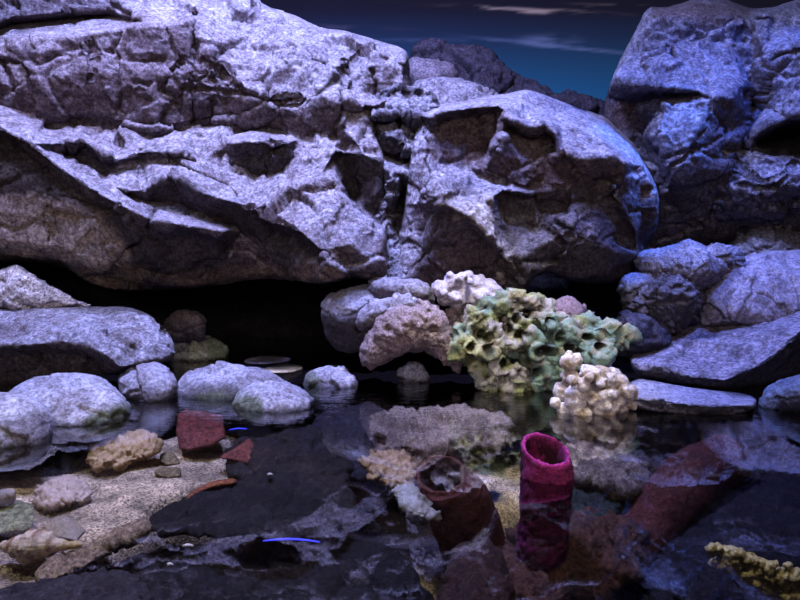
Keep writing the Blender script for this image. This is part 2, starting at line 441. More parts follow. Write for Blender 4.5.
cen_lines = [
 [(395,300,4.6),(398,262,4.6),(405,205,4.7),(411,150,4.85),(418,118,5.1),(428,106,5.3),(465,100,5.4),(500,92,5.5),(525,88,5.5),(548,94,5.6),(575,104,5.7),(605,114,5.7),(630,135,5.65),(652,165,5.2),(664,195,5.05),(658,230,5.1),(645,255,5.1)],
 [(421,116,4.75),(430,118,4.6),(440,112,4.6),(470,108,4.6),(499,106,4.6),(504,112,4.55),(518,124,4.5),(532,128,4.5),(545,124,4.5),(556,134,4.42),(560,150,4.38),(575,158,4.33),(595,158,4.3),(612,156,4.32),(624,163,4.35)],
 [(520,104,4.9),(560,125,4.75),(600,140,4.65),(640,165,4.8)],
 [(434,132,4.8),(445,120,4.85),(470,115,4.86),(496,112,4.86)],
 [(502,118,4.56),(500,135,4.52),(490,155,4.52),(478,170,4.55)],
 [(494,135,4.78),(484,155,4.74),(470,164,4.7)],
 [(508,130,4.72),(530,140,4.7),(550,140,4.68),(548,160,4.6),(520,160,4.55)],
 [(430,160,4.62),(445,165,4.65),(478,176,4.65),(505,184,4.6),(536,193,4.55),(575,188,4.5),(612,180,4.5)],
 [(438,205,4.1),(448,206,4.08),(465,214,4.05),(478,226,4.05),(487,238,4.05),(496,248,4.1)],
 [(430,160,4.5),(436,185,4.2),(438,205,4.1)],
 [(478,180,4.5),(505,190,4.35),(533,195,4.35)],
 [(493,197,4.22),(494,220,4.15),(496,248,4.1)],
 [(499,199,4.5),(502,225,4.42),(506,255,4.3)],
 [(533,197,4.6),(540,215,4.5),(560,235,4.35),(566,250,4.35),(556,262,4.45)],
 [(545,210,4.62),(600,200,4.5),(615,205,4.48)],
 [(440,212,4.28),(425,250,4.42),(410,275,4.5),(440,280,4.45)],
 [(478,232,4.25),(510,262,4.25),(524,285,4.3),(524,300,4.4)],
 [(614,186,4.36),(622,205,4.42),(636,232,4.55)],
 [(612,198,4.55),(618,215,4.6),(628,236,4.7)],
 [(616,190,4.46),(630,194,4.55),(650,203,4.68),(657,212,4.8)],
 [(624,163,4.35),(622,178,4.42),(614,184,4.45)],
 [(645,178,4.68),(655,195,4.75)],
 [(560,285,4.6),(600,270,4.5),(640,255,4.7)],
 [(470,300,4.5),(524,300,4.45),(600,300,4.9),(645,270,5.0)],
 [(570,225,4.3),(590,240,4.28),(610,250,4.4)],
]
cen = relief('central_boulder', [(398,285),(396,262),(404,205),(411,150),(416,120),(428,107),(465,101),(500,95),(525,90),(548,96),(575,106),(603,116),(628,137),(648,165),(659,193),(657,225),(646,250),(636,268),(622,280),(596,283),(570,280),(552,273),(535,276),(524,292),(520,306),(490,306),(440,300)],
  step=1.4, lines=cen_lines, ys=1.05, thick=.2, roll=(8, .25), nz=.04, nsc=3, fac=.06, fsc=2.4, ridge=.012, sm=3, seed=21,
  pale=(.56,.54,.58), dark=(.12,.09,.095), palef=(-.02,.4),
  cracks=[([(505,112),(500,140),(478,172)],1.5,.05),([(533,196),(545,225),(565,245),(556,262)],2.2,.08),([(590,228),(570,250),(556,275)],1.2,.03),([(640,172),(655,190)],1.5,.04),([(422,118),(428,150),(425,200)],1.5,.05),([(446,166),(452,180)],1,.03),([(556,260),(520,262)],2,.06)],
  patches=[([(432,135),(442,115),(498,110),(501,130),(484,166),(470,165),(434,158)], (.15,.095,.085), .75, 5),
           ([(508,125),(540,130),(555,145),(590,165),(622,168),(612,185),(560,190),(505,182)], (.15,.10,.09), .75, 6),
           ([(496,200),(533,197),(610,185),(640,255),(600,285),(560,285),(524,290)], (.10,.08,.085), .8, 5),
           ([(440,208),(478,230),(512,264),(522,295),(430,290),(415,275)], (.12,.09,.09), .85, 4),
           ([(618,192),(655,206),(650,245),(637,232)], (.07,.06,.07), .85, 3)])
tag(cen, 'large rounded boulder in the middle with dark chipped front face', 'rock', kind='thing')

right_lines = [
 [(596,130,5.9),(598,98,5.85),(610,60,5.75),(641,8,5.9),(665,5,6.2),(700,-8,6.5),(722,-4,6.5),(752,6,6.4),(860,-20,6.4)],
 [(640,20,5.8),(655,14,5.75),(690,14,5.7),(730,16,5.6),(752,20,5.7),(775,16,5.6),(860,10,5.5)],
 [(650,40,5.65),(690,45,5.6),(730,50,5.5)],
 [(606,68,5.6),(640,72,5.5),(690,78,5.35),(700,80,5.3),(712,76,5.3)],
 [(604,80,5.4),(640,85,5.2),(690,91,5.1),(698,92,5.1)],
 [(600,92,5.6),(620,98,5.62),(640,102,5.65),(665,98,5.5),(697,95,5.3)],
 [(712,80,5.25),(724,82,5.2),(732,88,5.1),(742,86,5.15),(752,100,5.3)],
 [(600,132,5.85),(625,128,5.65),(648,106,5.4),(662,100,5.3),(690,97,5.2),(715,100,5.0),(745,108,5.1)],
 [(660,102,5.28),(662,135,5.1),(664,165,5.05)],
 [(636,140,5.6),(655,158,5.4),(662,185,5.4)],
 [(755,12,5.6),(753,50,5.5),(754,80,5.4),(753,104,5.35),(748,130,5.15),(735,165,5.1),(720,195,5.15),(705,225,5.3)],
 [(768,14,5.4),(766,50,5.25),(768,85,5.15)],
 [(800,45,5.0),(860,35,4.9)],
 [(800,90,4.85),(860,80,4.8)],
 [(755,138,4.95),(770,127,4.85),(790,118,4.8),(860,98,4.7)],
 [(757,144,5.5),(775,140,5.6),(860,130,5.5)],
 [(755,150,5.0),(775,156,4.9),(860,152,4.8)],
 [(700,120,4.98),(690,150,4.95),(670,180,5.05)],
 [(740,180,4.95),(800,185,4.7),(860,180,4.6)],
 [(720,205,5.15),(745,207,5.05),(800,205,4.9),(860,202,4.8)],
 [(660,200,5.4),(690,215,5.4),(715,220,5.35)],
 [(640,260,5.6),(700,245,5.5),(760,238,5.3),(860,232,5.1)],
]
right = relief('right_cliff', [(604,125),(606,98),(618,62),(645,13),(655,8),(668,8),(690,0),(705,-4),(722,-2),(750,8),(775,7),(860,4),(860,240),(800,240),(760,240),(700,247),(655,262),(640,255),(625,200),(600,160)],
  step=1.6, lines=right_lines, ys=1.05, thick=.2, roll=(9, .3), nz=.045, nsc=2.8, fac=.07, fsc=2.2, ridge=.015, sm=2, seed=33,
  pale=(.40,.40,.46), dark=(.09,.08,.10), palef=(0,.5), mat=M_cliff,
  cracks=[([(752,105),(748,135),(735,165),(720,195),(708,222)],1.8,.09),([(760,95),(745,120),(700,150),(670,165)],1.2,.04),([(715,100),(705,130),(690,160)],1.2,.04),([(715,206),(760,204),(860,200)],1.4,.06),([(700,224),(660,240)],1.8,.07),([(668,45),(675,60)],1.4,.04),([(770,60),(800,52)],1.6,.06),([(800,160),(775,190)],1.4,.05),([(735,165),(760,180),(790,170)],1,.03)],
  patches=[([(606,88),(640,93),(695,95),(660,103),(640,106),(606,100)], (.06,.05,.06), .8, 4),
           ([(600,102),(640,107),(640,130),(620,128)], (.13,.08,.07), .7, 5),
           ([(756,142),(775,125),(860,105),(860,148),(775,152)], (.04,.035,.045), .9, 4),
           ([(655,0),(750,0),(745,18),(660,20)], (.2,.13,.12), .6, 6)])
tag(right, 'tall blue-lit rock cliff rising at the right edge', 'rock', kind='thing')

# rocks behind
b1 = relief('distant_boulder', [(405,112),(412,84),(440,76),(465,78),(490,88),(505,98),(530,110),(520,130),(405,130)], Y=7.0, bulge=.5, back=.4, step=1.5, nz=.03, fac=.03, seed=41, pale=(.62,.58,.64), palef=(-.8,-.1))
tag(b1, 'low pale smooth boulder behind the central boulder', 'rock')
b2 = relief('distant_rock', [(405,84),(408,62),(420,58),(450,62),(462,80),(440,96),(408,100)], Y=7.4, bulge=.4, back=.4, step=1.5, nz=.03, fac=.03, seed=42, pale=(.40,.34,.38), dark=(.2,.16,.19), palef=(-.6,.4))
tag(b2, 'small dusky rock between the left cliff and the distant headland', 'rock')
b3 = relief('distant_headland', [(408,70),(408,46),(425,38),(445,40),(480,50),(512,64),(545,82),(575,92),(608,103),(625,125),(625,250),(420,250),(408,110)], Y=8.3, bulge=.5, back=.3, step=1.5, nz=.06, fac=.08, fsc=2, ridge=.03, seed=43, pale=(.13,.11,.145), dark=(.05,.045,.065), palef=(-.3,.7))
tag(b3, 'dim purple headland sloping down behind all the boulders', 'rock')

# cave back: its near-black colour stands in for cave shade
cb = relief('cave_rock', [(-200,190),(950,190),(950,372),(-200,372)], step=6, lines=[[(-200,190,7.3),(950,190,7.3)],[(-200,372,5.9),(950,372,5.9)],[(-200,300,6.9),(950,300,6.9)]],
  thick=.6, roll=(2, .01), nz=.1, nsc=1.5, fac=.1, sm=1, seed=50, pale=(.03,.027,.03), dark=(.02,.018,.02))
tag(cb, 'rock face with painted-in shade closing the back of the cave behind the water', 'rock')

# ================================================================ BACKDROP
def backdrop():
    nx, nz_ = 200, 420
    xs = np.linspace(-11, 11, nx); zs = np.linspace(0, 7.0, nz_)
    gx, gz = np.meshgrid(xs, zs); X = gx.ravel(); Z = gz.ravel(); Y0 = 9.3+0*X
    V = np.stack([X, Y0, Z], -1)
    # height of the painted horizon band
    t = np.clip((Z-2.8)/(4.9-2.8), 0, 1)
    stops = [(0, (.012,.085,.20)), (.22, (.012,.07,.16)), (.42, (.012,.045,.10)), (.62, (.012,.022,.05)), (.8, (.010,.010,.02)), (1, (.009,.008,.011))]
    c = np.zeros((len(X), 3))
    for i in range(3): c[:, i] = np.interp(t, [s[0] for s in stops], [s[1][i] for s in stops])
    def cloud(cx, cz, w, h, colr, st, slope=0):
        n = fbm(np.stack([X*2.0, Z*9, 0*X+cx], -1), 5, 5, .6)
        q = ((X-cx)/w)**2+((Z-cz-slope*(X-cx)+.05*n)/h)**2
        k = (st*np.exp(-q**1.5)*np.clip(.45+1.6*n, 0, 1))[:, None]
        return c*(1-k)+np.array(colr)*k
    c = cloud(2.0, 4.50, 1.0, .035, (.26,.20,.20), .9, -.05)
    c = cloud(3.3, 4.56, .8, .02, (.16,.12,.13), .7, -.03)
    c = cloud(2.2, 4.06, .42, .085, (.10,.13,.25), .75, 0)
    c = cloud(2.5, 3.97, 1.3, .03, (.08,.11,.22), .8, -.10)
    c = cloud(.6, 4.06, 1.2, .035, (.06,.08,.17), .6, 0)
    c = cloud(-1.0, 4.26, 1.0, .025, (.08,.07,.12), .5, -.04)
    Q = []
    for j in range(nz_-1):
        for i in range(nx-1):
            a = j*nx+i; Q.append((a, a+1, a+nx+1, a+nx))
    m, nt, b, out = nodes('painted_mural')
    at = nt.nodes.new('ShaderNodeAttribute'); at.attribute_name = 'Col'
    b.inputs['Roughness'].default_value = .9; b.inputs['Specular IOR Level'].default_value = 0
    nt.links.new(at.outputs['Color'], b.inputs['Base Color']); nt.links.new(at.outputs['Color'], b.inputs['Emission Color'])
    b.inputs['Emission Strength'].default_value = .62  # mural glows faintly itself, in place of lamps lighting it
    return mk('backdrop', V, Q, m, c)
tag(backdrop(), kind='structure')

# ================================================================ WATER + POOL BED
def water():
    m = bpy.data.materials.new('clear_water'); m.use_nodes = True; nt = m.node_tree; nt.nodes.clear()
    N = nt.nodes.new; L = nt.links.new
    out = N('ShaderNodeOutputMaterial'); mix = N('ShaderNodeMixShader'); tr = N('ShaderNodeBsdfTransparent'); gl = N('ShaderNodeBsdfGlossy'); fr = N('ShaderNodeFresnel')
    tr.inputs[0].default_value = (.86, .87, .90, 1); gl.inputs['Roughness'].default_value = 0.0
    fr.inputs['IOR'].default_value = 1.5
    tc = N('ShaderNodeTexCoord'); mp = N('ShaderNodeMapping'); mp.inputs['Scale'].default_value = (5, 18, 1)
    L(tc.outputs['Object'], mp.inputs[0])
    n = N('ShaderNodeTexNoise'); n.inputs['Scale'].default_value = 1.6; n.inputs['Detail'].default_value = 3; n.inputs['Roughness'].default_value = .45
    n.inputs['Distortion'].default_value = .6
    L(mp.outputs[0], n.inputs['Vector'])
    bu = N('ShaderNodeBump'); bu.inputs['Strength'].default_value = .30; bu.inputs['Distance'].default_value = .012
    # calmer patches and livelier patches
    n2 = N('ShaderNodeTexNoise'); n2.inputs['Scale'].default_value = .9; L(tc.outputs['Object'], n2.inputs['Vector'])
    sx = N('ShaderNodeSeparateXYZ'); L(tc.outputs['Object'], sx.inputs[0])
    ax = N('ShaderNodeMath'); ax.operation = 'MULTIPLY_ADD'; ax.inputs[1].default_value = .5; L(n2.outputs[0], ax.inputs[0]); L(sx.outputs['Y'], ax.inputs[2])
    r2 = N('ShaderNodeMapRange'); r2.inputs[1].default_value = 3.3; r2.inputs[2].default_value = 3.9; r2.inputs[3].default_value = .012; r2.inputs[4].default_value = 1
    L(ax.outputs[0], r2.inputs[0])
    mu = N('ShaderNodeMath'); mu.operation = 'MULTIPLY'; L(n.outputs[0], mu.inputs[0]); L(r2.outputs[0], mu.inputs[1])
    L(mu.outputs[0], bu.inputs['Height']); L(bu.outputs[0], gl.inputs['Normal']); L(bu.outputs[0], fr.inputs['Normal'])
    mf = N('ShaderNodeMath'); mf.operation = 'MULTIPLY'; mf.use_clamp = True; mf.inputs[1].default_value = 1.75
    L(fr.outputs[0], mf.inputs[0]); L(mf.outputs[0], mix.inputs[0]); L(tr.outputs[0], mix.inputs[1]); L(gl.outputs[0], mix.inputs[2]); L(mix.outputs[0], out.inputs[0])
    V = [(-7, .35, 0), (7, .35, 0), (7, 7.5, 0), (-7, 7.5, 0)]
    return mk('water_surface', V, [(0, 1, 2, 3)], m, smooth=False)
tag(water(), kind='structure')

def pool_floor():
    nx, ny = 420, 330
    xs = np.linspace(-5, 5, nx); ys = np.linspace(.4, 7.2, ny)
    gx, gy = np.meshgrid(xs, ys); X = gx.ravel(); Y = gy.ravel()
    # picture coordinates only used to place the sand bank
    wp = lambda pts, z: [tuple(P(a_, b_, float(Yz(b_, z)))[:2]) for a_, b_ in pts]
    sand = wp([(-200,640),(-200,470),(20,462),(90,452),(150,440),(232,432),(250,462),(235,485),(165,508),(150,535),(120,565),(60,590),(20,640)], -.27)
    gr2 = wp([(372,560),(395,545),(430,560),(438,640),(372,640)], -.5)
    gr3 = wp([(475,470),(520,455),(530,500),(500,540),(480,530)], -.5)
    s1, _, _ = polydist(X, Y, smooth_poly(sand, 4)); s2, _, _ = polydist(X, Y, smooth_poly(gr2, 4)); s3, _, _ = polydist(X, Y, smooth_poly(gr3, 4))
    p = np.stack([X, Y, 0*X], -1)
    n = fbm(p*3, 5, 61); nf = fbm(p*14, 4, 66)
    k = sstep(-.12, .1, s1+.08*n)
    z = -.66+.12*n+k*(.40-.08*n)+.012*nf
    k3 = np.maximum(sstep(-.08, .05, s2+.05*nf), sstep(-.08, .05, s3+.05*nf))
    kk = np.maximum(k, k3)[:, None]
    c = np.array((.045,.032,.03))*(1+.6*n[:, None])*(1-kk)+np.array((.34,.26,.16))*kk*(1+.9*nf[:, None])*(1+.7*n[:, None])
    V = np.stack([X, Y, z], -1); Q = []
    for j in range(ny-1):
        for i in range(nx-1):
            a = j*nx+i; Q.append((a, a+1, a+nx+1, a+nx))
    m, nt, b, out = nodes('gravel_sand'); N = nt.nodes.new; L = nt.links.new
    at = N('ShaderNodeAttribute'); at.attribute_name = 'Col'; tc = N('ShaderNodeTexCoord')
    vo = N('ShaderNodeTexVoronoi'); vo.inputs['Scale'].default_value = 120; L(tc.outputs['Object'], vo.inputs['Vector'])
    sp = N('ShaderNodeSeparateColor'); L(vo.outputs['Color'], sp.inputs[0])
    r = N('ShaderNodeMapRange'); r.inputs[3].default_value = .25; r.inputs[4].default_value = 1.9; L(sp.outputs[0], r.inputs[0])
    vm = N('ShaderNodeVectorMath'); vm.operation = 'SCALE'; L(at.outputs['Color'], vm.inputs[0]); L(r.outputs[0], vm.inputs['Scale'])
    L(vm.outputs[0], b.inputs['Base Color']); b.inputs['Roughness'].default_value = .8
    bu = N('ShaderNodeBump'); bu.inputs['Strength'].default_value = .8; bu.inputs['Distance'].default_value = .01; bu.invert = True
    L(vo.outputs['Distance'], bu.inputs['Height']); L(bu.outputs[0], b.inputs['Normal'])
    return mk('floor', V, Q, m, c)
tag(pool_floor(), kind='structure')

# ================================================================ SHORE BOULDERS (relief)
LAV = (.50, .50, .56)
def B(name, label, outline, **k):
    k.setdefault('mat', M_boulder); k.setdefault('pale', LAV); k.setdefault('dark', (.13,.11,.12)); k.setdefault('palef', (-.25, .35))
    k.setdefault('step', 1.3); k.setdefault('nz', .04); k.setdefault('nsc', 4); k.setdefault('fac', .04); k.setdefault('fsc', 3.5)
    k.setdefault('ys', 1.14)
    cat = k.pop('cat', 'rock'); g = k.pop('group', None)
    o = relief(name, outline, **k); tag(o, label, cat, g); return o
GRN = (.10, .13, .05)
B('granite_rock', 'white granular rock with black specks behind the long boulder', ys=1.08, outline=[(-60,270),(0,266),(20,269),(45,280),(75,296),(92,305),(60,310),(-60,312)], Y=4.45, bulge=.12, back=.1, mat=M_speck, wet=0, blot=0, pale=(.85,.82,.82), palef=(-.9,-.1), seed=101)
B('long_boulder', 'long pale flat-topped boulder with a dark brown underside at the left edge', [(-80,302),(0,304),(45,303),(90,306),(140,311),(160,324),(174,345),(172,360),(150,365),(120,374),(90,376),(60,380),(40,400),(0,420),(-80,420)],
  ys=1.07, wet=.4, lines=[[(-80,295,4.7),(0,300,4.65),(90,301,4.6),(142,307,4.35),(178,345,4.0)],[(-80,330,4.0),(0,345,3.75),(30,345,3.7),(60,342,3.68),(85,345,3.66),(105,355,3.65),(120,368,3.65),(150,363,3.72),(172,358,3.85)],
         [(-80,340,4.1),(0,356,3.95),(30,354,3.9),(60,350,3.9),(80,352,3.9),(100,362,3.88)],[(-80,425,4.1),(0,420,4.05),(40,402,4.0),(110,378,3.95)],[(60,322,4.1),(110,325,4.0),(150,335,3.95)]],
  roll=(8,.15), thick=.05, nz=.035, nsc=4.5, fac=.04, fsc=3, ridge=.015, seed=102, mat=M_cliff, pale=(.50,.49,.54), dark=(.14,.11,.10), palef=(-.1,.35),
  patches=[([(-80,350),(10,352),(60,347),(85,350),(108,366),(60,382),(20,410),(-80,420)], (.10,.075,.06), .8, 4),([(-20,322),(15,318),(28,330),(10,336),(-20,335)], (.16,.11,.10), .6, 6)])
B('round_boulder', 'smooth oval pale boulder in front of the long flat-topped boulder', [(5,396),(22,383),(45,375),(70,373),(100,378),(120,390),(130,406),(128,424),(100,440),(60,448),(25,440),(5,420)], Y=3.2, bulge=.28, back=.25, lean=.8, anchor=(425,0), wob=.03, nz=.028, fac=.028, seed=103,
  patches=[([(85,418),(128,402),(132,425),(90,440)], GRN, .8, 5)])
B('blotchy_boulder', 'pale boulder with dark blotches at the left edge in the water', [(-60,396),(-10,393),(25,395),(46,408),(52,428),(44,452),(10,464),(-60,466)], Y=2.8, bulge=.25, back=.25, lean=.8, anchor=(448,0), wob=.03, nz=.028, fac=.028, seed=104,
  patches=[([(10,420),(45,412),(48,450),(5,452)], (.07,.06,.07), .7, 8)])
B('small_cobble', 'small pale cobble wedged between long boulder and round boulder', [(118,378),(132,366),(150,363),(168,367),(177,378),(174,396),(165,408),(140,412),(122,400)], Y=3.4, bulge=.14, back=.14, lean=.6, anchor=(402,0), wob=.03, nz=.028, fac=.028, seed=105,
  patches=[([(130,382),(160,382),(165,400),(135,400)], (.13,.12,.16), .6, 5)])
B('cave_rock', 'dim brown rock lying inside the dark cave', ys=1.05, outline=[(160,328),(170,314),(185,308),(200,312),(207,325),(202,338),(165,340)], Y=4.9, bulge=.15, back=.15, seed=106, pale=(.22,.17,.16))
B('mossy_rock', 'pale rock streaked green and yellow at the mouth of the cave', [(166,340),(172,333),(195,335),(220,341),(230,352),(226,362),(200,368),(172,372),(164,360)], Y=4.2, bulge=.16, back=.16, lean=.5, anchor=(361,0), seed=107, pale=(.60,.60,.52), palef=(-.9,0), wob=.02,
  patches=[([(185,335),(200,337),(205,365),(190,365)], (.40,.42,.20), .5, 5),([(205,338),(232,350),(225,366),(208,362)], (.17,.24,.10), .8, 5)])
B('flat_boulder', 'low wide pale boulder with mossy waterline in front of the cave', [(176,385),(190,371),(215,365),(245,366),(275,373),(298,387),(310,404),(290,420),(240,424),(195,420),(178,405)], Y=3.4, bulge=.17, back=.2, lean=.9, anchor=(401,0), wob=.03, nz=.028, fac=.028, seed=108,
  patches=[([(180,388),(212,384),(245,390),(248,418),(180,418)], (.10,.09,.09), .85, 7),([(190,398),(240,396),(240,420),(190,420)], (.10,.12,.05), .8, 6)])
B('oval_rock', 'small oval pale rock touching the front of the low wide boulder', [(232,401),(242,389),(262,382),(285,384),(303,393),(313,406),(302,420),(270,428),(245,424),(233,412)], Y=3.1, bulge=.17, back=.12, lean=.8, anchor=(412,0), wob=.03, nz=.028, fac=.028, seed=109,
  patches=[([(234,398),(258,394),(262,416),(236,416)], GRN, .85, 5)])
B('waterline_rock', 'small blue-tinted pale rock with a mossy left side in open water', [(302,384),(310,371),(325,366),(340,367),(350,374),(356,386),(345,397),(318,398),(304,394)], Y=3.5, bulge=.12, back=.12, lean=.8, anchor=(388,0), seed=110,
  patches=[([(300,382),(312,372),(320,385),(314,396),(302,394)], GRN, .7, 4)])
B('round_cobble', 'little round bluish cobble below the arched coral rock', [(395,375),(399,366),(410,363),(422,364),(428,373),(427,388),(418,394),(402,392)], Y=3.7, bulge=.1, back=.1, lean=.5, anchor=(383,0), seed=111, nz=.012, pale=(.40,.42,.52))
for i, (pg, l, c) in enumerate([([(244,362),(252,357),(270,355),(288,357),(290,360),(275,363),(255,364)], 'thin grey-violet flat stone, farthest of the flat stones by the cave', (.32,.30,.38)),
        ([(261,370),(270,366),(285,364),(300,365),(302,369),(292,372),(272,373)], 'thin yellowish flat stone just behind the low wide boulder', (.5,.42,.24)),
        ([(320,367),(335,364),(346,367),(348,372),(330,372)], 'thin yellowish flat stone lying behind the small blue-tinted rock', (.45,.38,.22))]):
    B('flat_stone', l, pg, wet=0, Y=4, bulge=.05, back=.12, lean=9, anchor=((366 if i == 2 else (360, 369)[i]), .012), seed=120+i, nz=.003, fac=0, pale=c, dark=c, step=.8, cat='stone', group='flat stones in the water before the cave')
# rocks right of the cave mouth
B('layered_slab', 'grey banded slab resting behind the big smooth boulder', ys=1.06, outline=[(368,284),(378,276),(398,276),(420,279),(434,290),(436,306),(410,310),(375,305)], Y=4.25, bulge=.15, back=.2, seed=131, pale=(.38,.37,.42), fac=.03)
B('smooth_boulder', 'big smooth lavender boulder with dark lower half beside the cave', ys=1.0, outline=[(322,312),(328,297),(345,287),(370,283),(395,288),(408,300),(405,325),(392,345),(365,352),(340,350),(326,335)], Y=4.65, bulge=.3, back=.2, wob=.03, nz=.028, fac=.028, seed=132, palef=(-.3,.1),
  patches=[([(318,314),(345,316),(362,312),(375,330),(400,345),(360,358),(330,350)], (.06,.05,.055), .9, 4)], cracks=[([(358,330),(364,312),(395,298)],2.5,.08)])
B('wedge_rock', 'small smooth rock leaning on the big smooth boulder', ys=1.1, outline=[(357,318),(365,305),(382,297),(402,294),(418,300),(415,318),(390,328),(364,332)], Y=3.95, bulge=.12, back=.15, seed=133)
PINK = (.44, .35, .33)
B('arched_coral_rock', 'pinkish porous coral rock with an arched underside', [(360,358),(364,340),(372,328),(378,316),(392,308),(410,302),(425,301),(440,308),(448,320),(455,335),(462,350),(461,372),(452,368),(440,360),(425,352),(412,352),(400,356),(385,364),(368,369)],
  Y=3.75, bulge=.22, back=.2, seed=134, mat=M_porous, pale=PINK, dark=(.20,.14,.13), palef=(-.8,.2), nz=.045, nsc=10, fac=.012, fsc=14, ridge=.012, step=1.0, wob=.02, pits=[(412,304,9,4.5,.2),(470/1.1,312,3,3,.04),(405,335,3,3,.05),(388,330,4,5,.04),(432,330,5,4,.05)])
B('pink_rubble_rock', 'pink porous rock squeezed between arched coral rock and green coral rock', [(446,312),(458,300),(472,305),(478,325),(474,345),(458,348),(450,335)], Y=3.85, bulge=.12, back=.1, seed=135, mat=M_porous, pale=(.45,.36,.36), palef=(-.8,.2), nz=.03, nsc=9, ridge=.015)
B('reddish_rock', 'dusky reddish rock peeping out behind the green coral rock', ys=1.06, outline=[(540,312),(550,300),(568,298),(585,304),(596,318),(585,335),(550,335)], Y=4.2, bulge=.15, back=.1, seed=136, mat=M_porous, pale=(.30,.21,.22), palef=(-.6,.4), nz=.03, nsc=8, ridge=.02)
# right side rubble
BL = (.44, .46, .55)
B('blue_rubble_rock', 'blue-lit mottled rock at the foot of the right cliff', ys=1.05, outline=[(636,262),(645,250),(670,243),(690,238),(705,245),(728,255),(735,275),(700,290),(650,290)], Y=4.75, bulge=.3, back=.25, seed=141, mat=M_speck, pale=BL, palef=(-.6,.2), nz=.05, fac=.05, ridge=.02)
B('pale_rubble_rock', 'small mottled pale rock between right cliff and upper right boulder', ys=1.05, outline=[(700,252),(715,243),(738,246),(745,258),(735,272),(708,270)], Y=4.7, bulge=.15, back=.15, seed=142, mat=M_speck, pale=BL, palef=(-.6,.2), nz=.04, ridge=.02)
B('bright_blue_rock', 'smooth bright blue-lit rock beside the central boulder foot', ys=1.05, outline=[(616,290),(622,278),(640,273),(660,275),(668,288),(655,300),(625,302)], Y=4.6, bulge=.15, back=.2, seed=143, pale=(.42,.47,.6), palef=(-.7,0))
B('pitted_rock', 'dark pitted porous rock in the rubble right of the central boulder', ys=1.09, outline=[(640,285),(655,272),(668,264),(685,268),(700,285),(702,300),(690,325),(660,335),(635,325),(622,310),(625,298)], Y=4.45, bulge=.25, back=.2, seed=144, mat=M_porous, pale=(.36,.36,.42), dark=(.06,.055,.06), palef=(-.2,.5), nz=.05, nsc=8, ridge=.03, fac=.04, fsc=7)
B('dark_rubble_rock', 'dark rock under the pitted porous rock by the water', ys=1.09, outline=[(612,322),(625,308),(650,312),(668,322),(665,350),(640,358),(610,352)], Y=4.35, bulge=.2, back=.2, seed=145, pale=(.12,.12,.16), dark=(.04,.04,.05), nz=.04)
B('ledge_rock', 'rough rock at the right edge below the cliff crack', ys=1.05, outline=[(728,250),(742,238),(760,230),(780,226),(805,228),(860,232),(860,275),(740,272)], Y=5.25, bulge=.25, back=.2, seed=146, mat=M_cliff, pale=(.36,.38,.45), palef=(-.3,.5), nz=.05, fac=.07, fsc=4)
B('upper_right_boulder', 'broad smooth lavender boulder resting behind the big slanting slab', ys=1.09, outline=[(698,305),(704,288),(722,268),(745,257),(775,252),(860,250),(860,330),(720,330),(700,316)], Y=4.5, bulge=.35, back=.35, lean=.35, seed=147, wob=.02, pale=(.46,.44,.52), palef=(-.8,-.1), nz=.02)
B('slanting_slab', 'big slanting lavender slab with a jagged dark front edge at right', [(630,358),(640,340),(665,326),(700,316),(750,308),(800,298),(860,295),(860,370),(800,380),(760,392),(725,393),(690,388),(660,380),(636,374)],
  lines=[[(622,358,4.3),(638,335,4.5),(700,310,4.6),(800,292,4.6),(860,288,4.6)],[(628,362,3.95),(660,365,3.75),(690,376,3.6),(725,380,3.5),(760,366,3.5),(785,348,3.55),(803,330,3.6),(860,310,3.6)],
         [(640,374,3.85),(665,378,3.75),(690,385,3.68),(722,390,3.6),(740,388,3.66),(772,372,3.7),(800,352,3.8),(860,340,3.8)],[(630,380,4.0),(725,398,3.9),(800,384,3.95),(860,375,3.95)],[(680,345,4.0),(740,335,3.95)]],
  roll=(7,.15), thick=.02, nz=.03, nsc=3.5, fac=.025, fsc=3, seed=148, mat=M_cliff, pale=(.43,.41,.50), dark=(.09,.08,.10), palef=(-.1,.35),
  cracks=[([(682,325),(720,318),(760,314)],1.3,.05),([(655,340),(690,331)],1.1,.05),([(670,345),(690,362)],1.0,.03)],
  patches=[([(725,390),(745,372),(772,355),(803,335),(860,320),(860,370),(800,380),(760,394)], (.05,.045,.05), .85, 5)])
B('flat_ledge_slab', 'flat bluish slab under the big slanting slab at the waterline', [(626,388),(640,379),(670,384),(710,390),(745,394),(757,402),(748,414),(715,420),(670,416),(640,410),(628,402)],
  lines=[[(620,385,3.9),(640,374,4.0),(760,390,3.9)],[(626,396,3.35),(660,400,3.28),(710,405,3.25),(755,404,3.3)],[(628,404,3.36),(665,410,3.3),(715,413,3.28),(750,411,3.32)],[(630,420,3.3),(755,424,3.3)]],
  roll=(4,.08), ys=1.06, thick=.02, nz=.012, nsc=5, seed=149, mat=M_boulder, pale=(.42,.42,.52), dark=(.07,.065,.07), palef=(-.1,.3))
B('edge_boulder', 'dark bluish boulder at the right edge beyond the slanting slab', [(765,395),(785,378),(810,372),(860,370),(860,420),(780,420)], Y=3.7, bulge=.2, back=.2, anchor=(412,0), seed=150, pale=(.20,.26,.38), dark=(.05,.05,.07))  # dark bluish rock colour

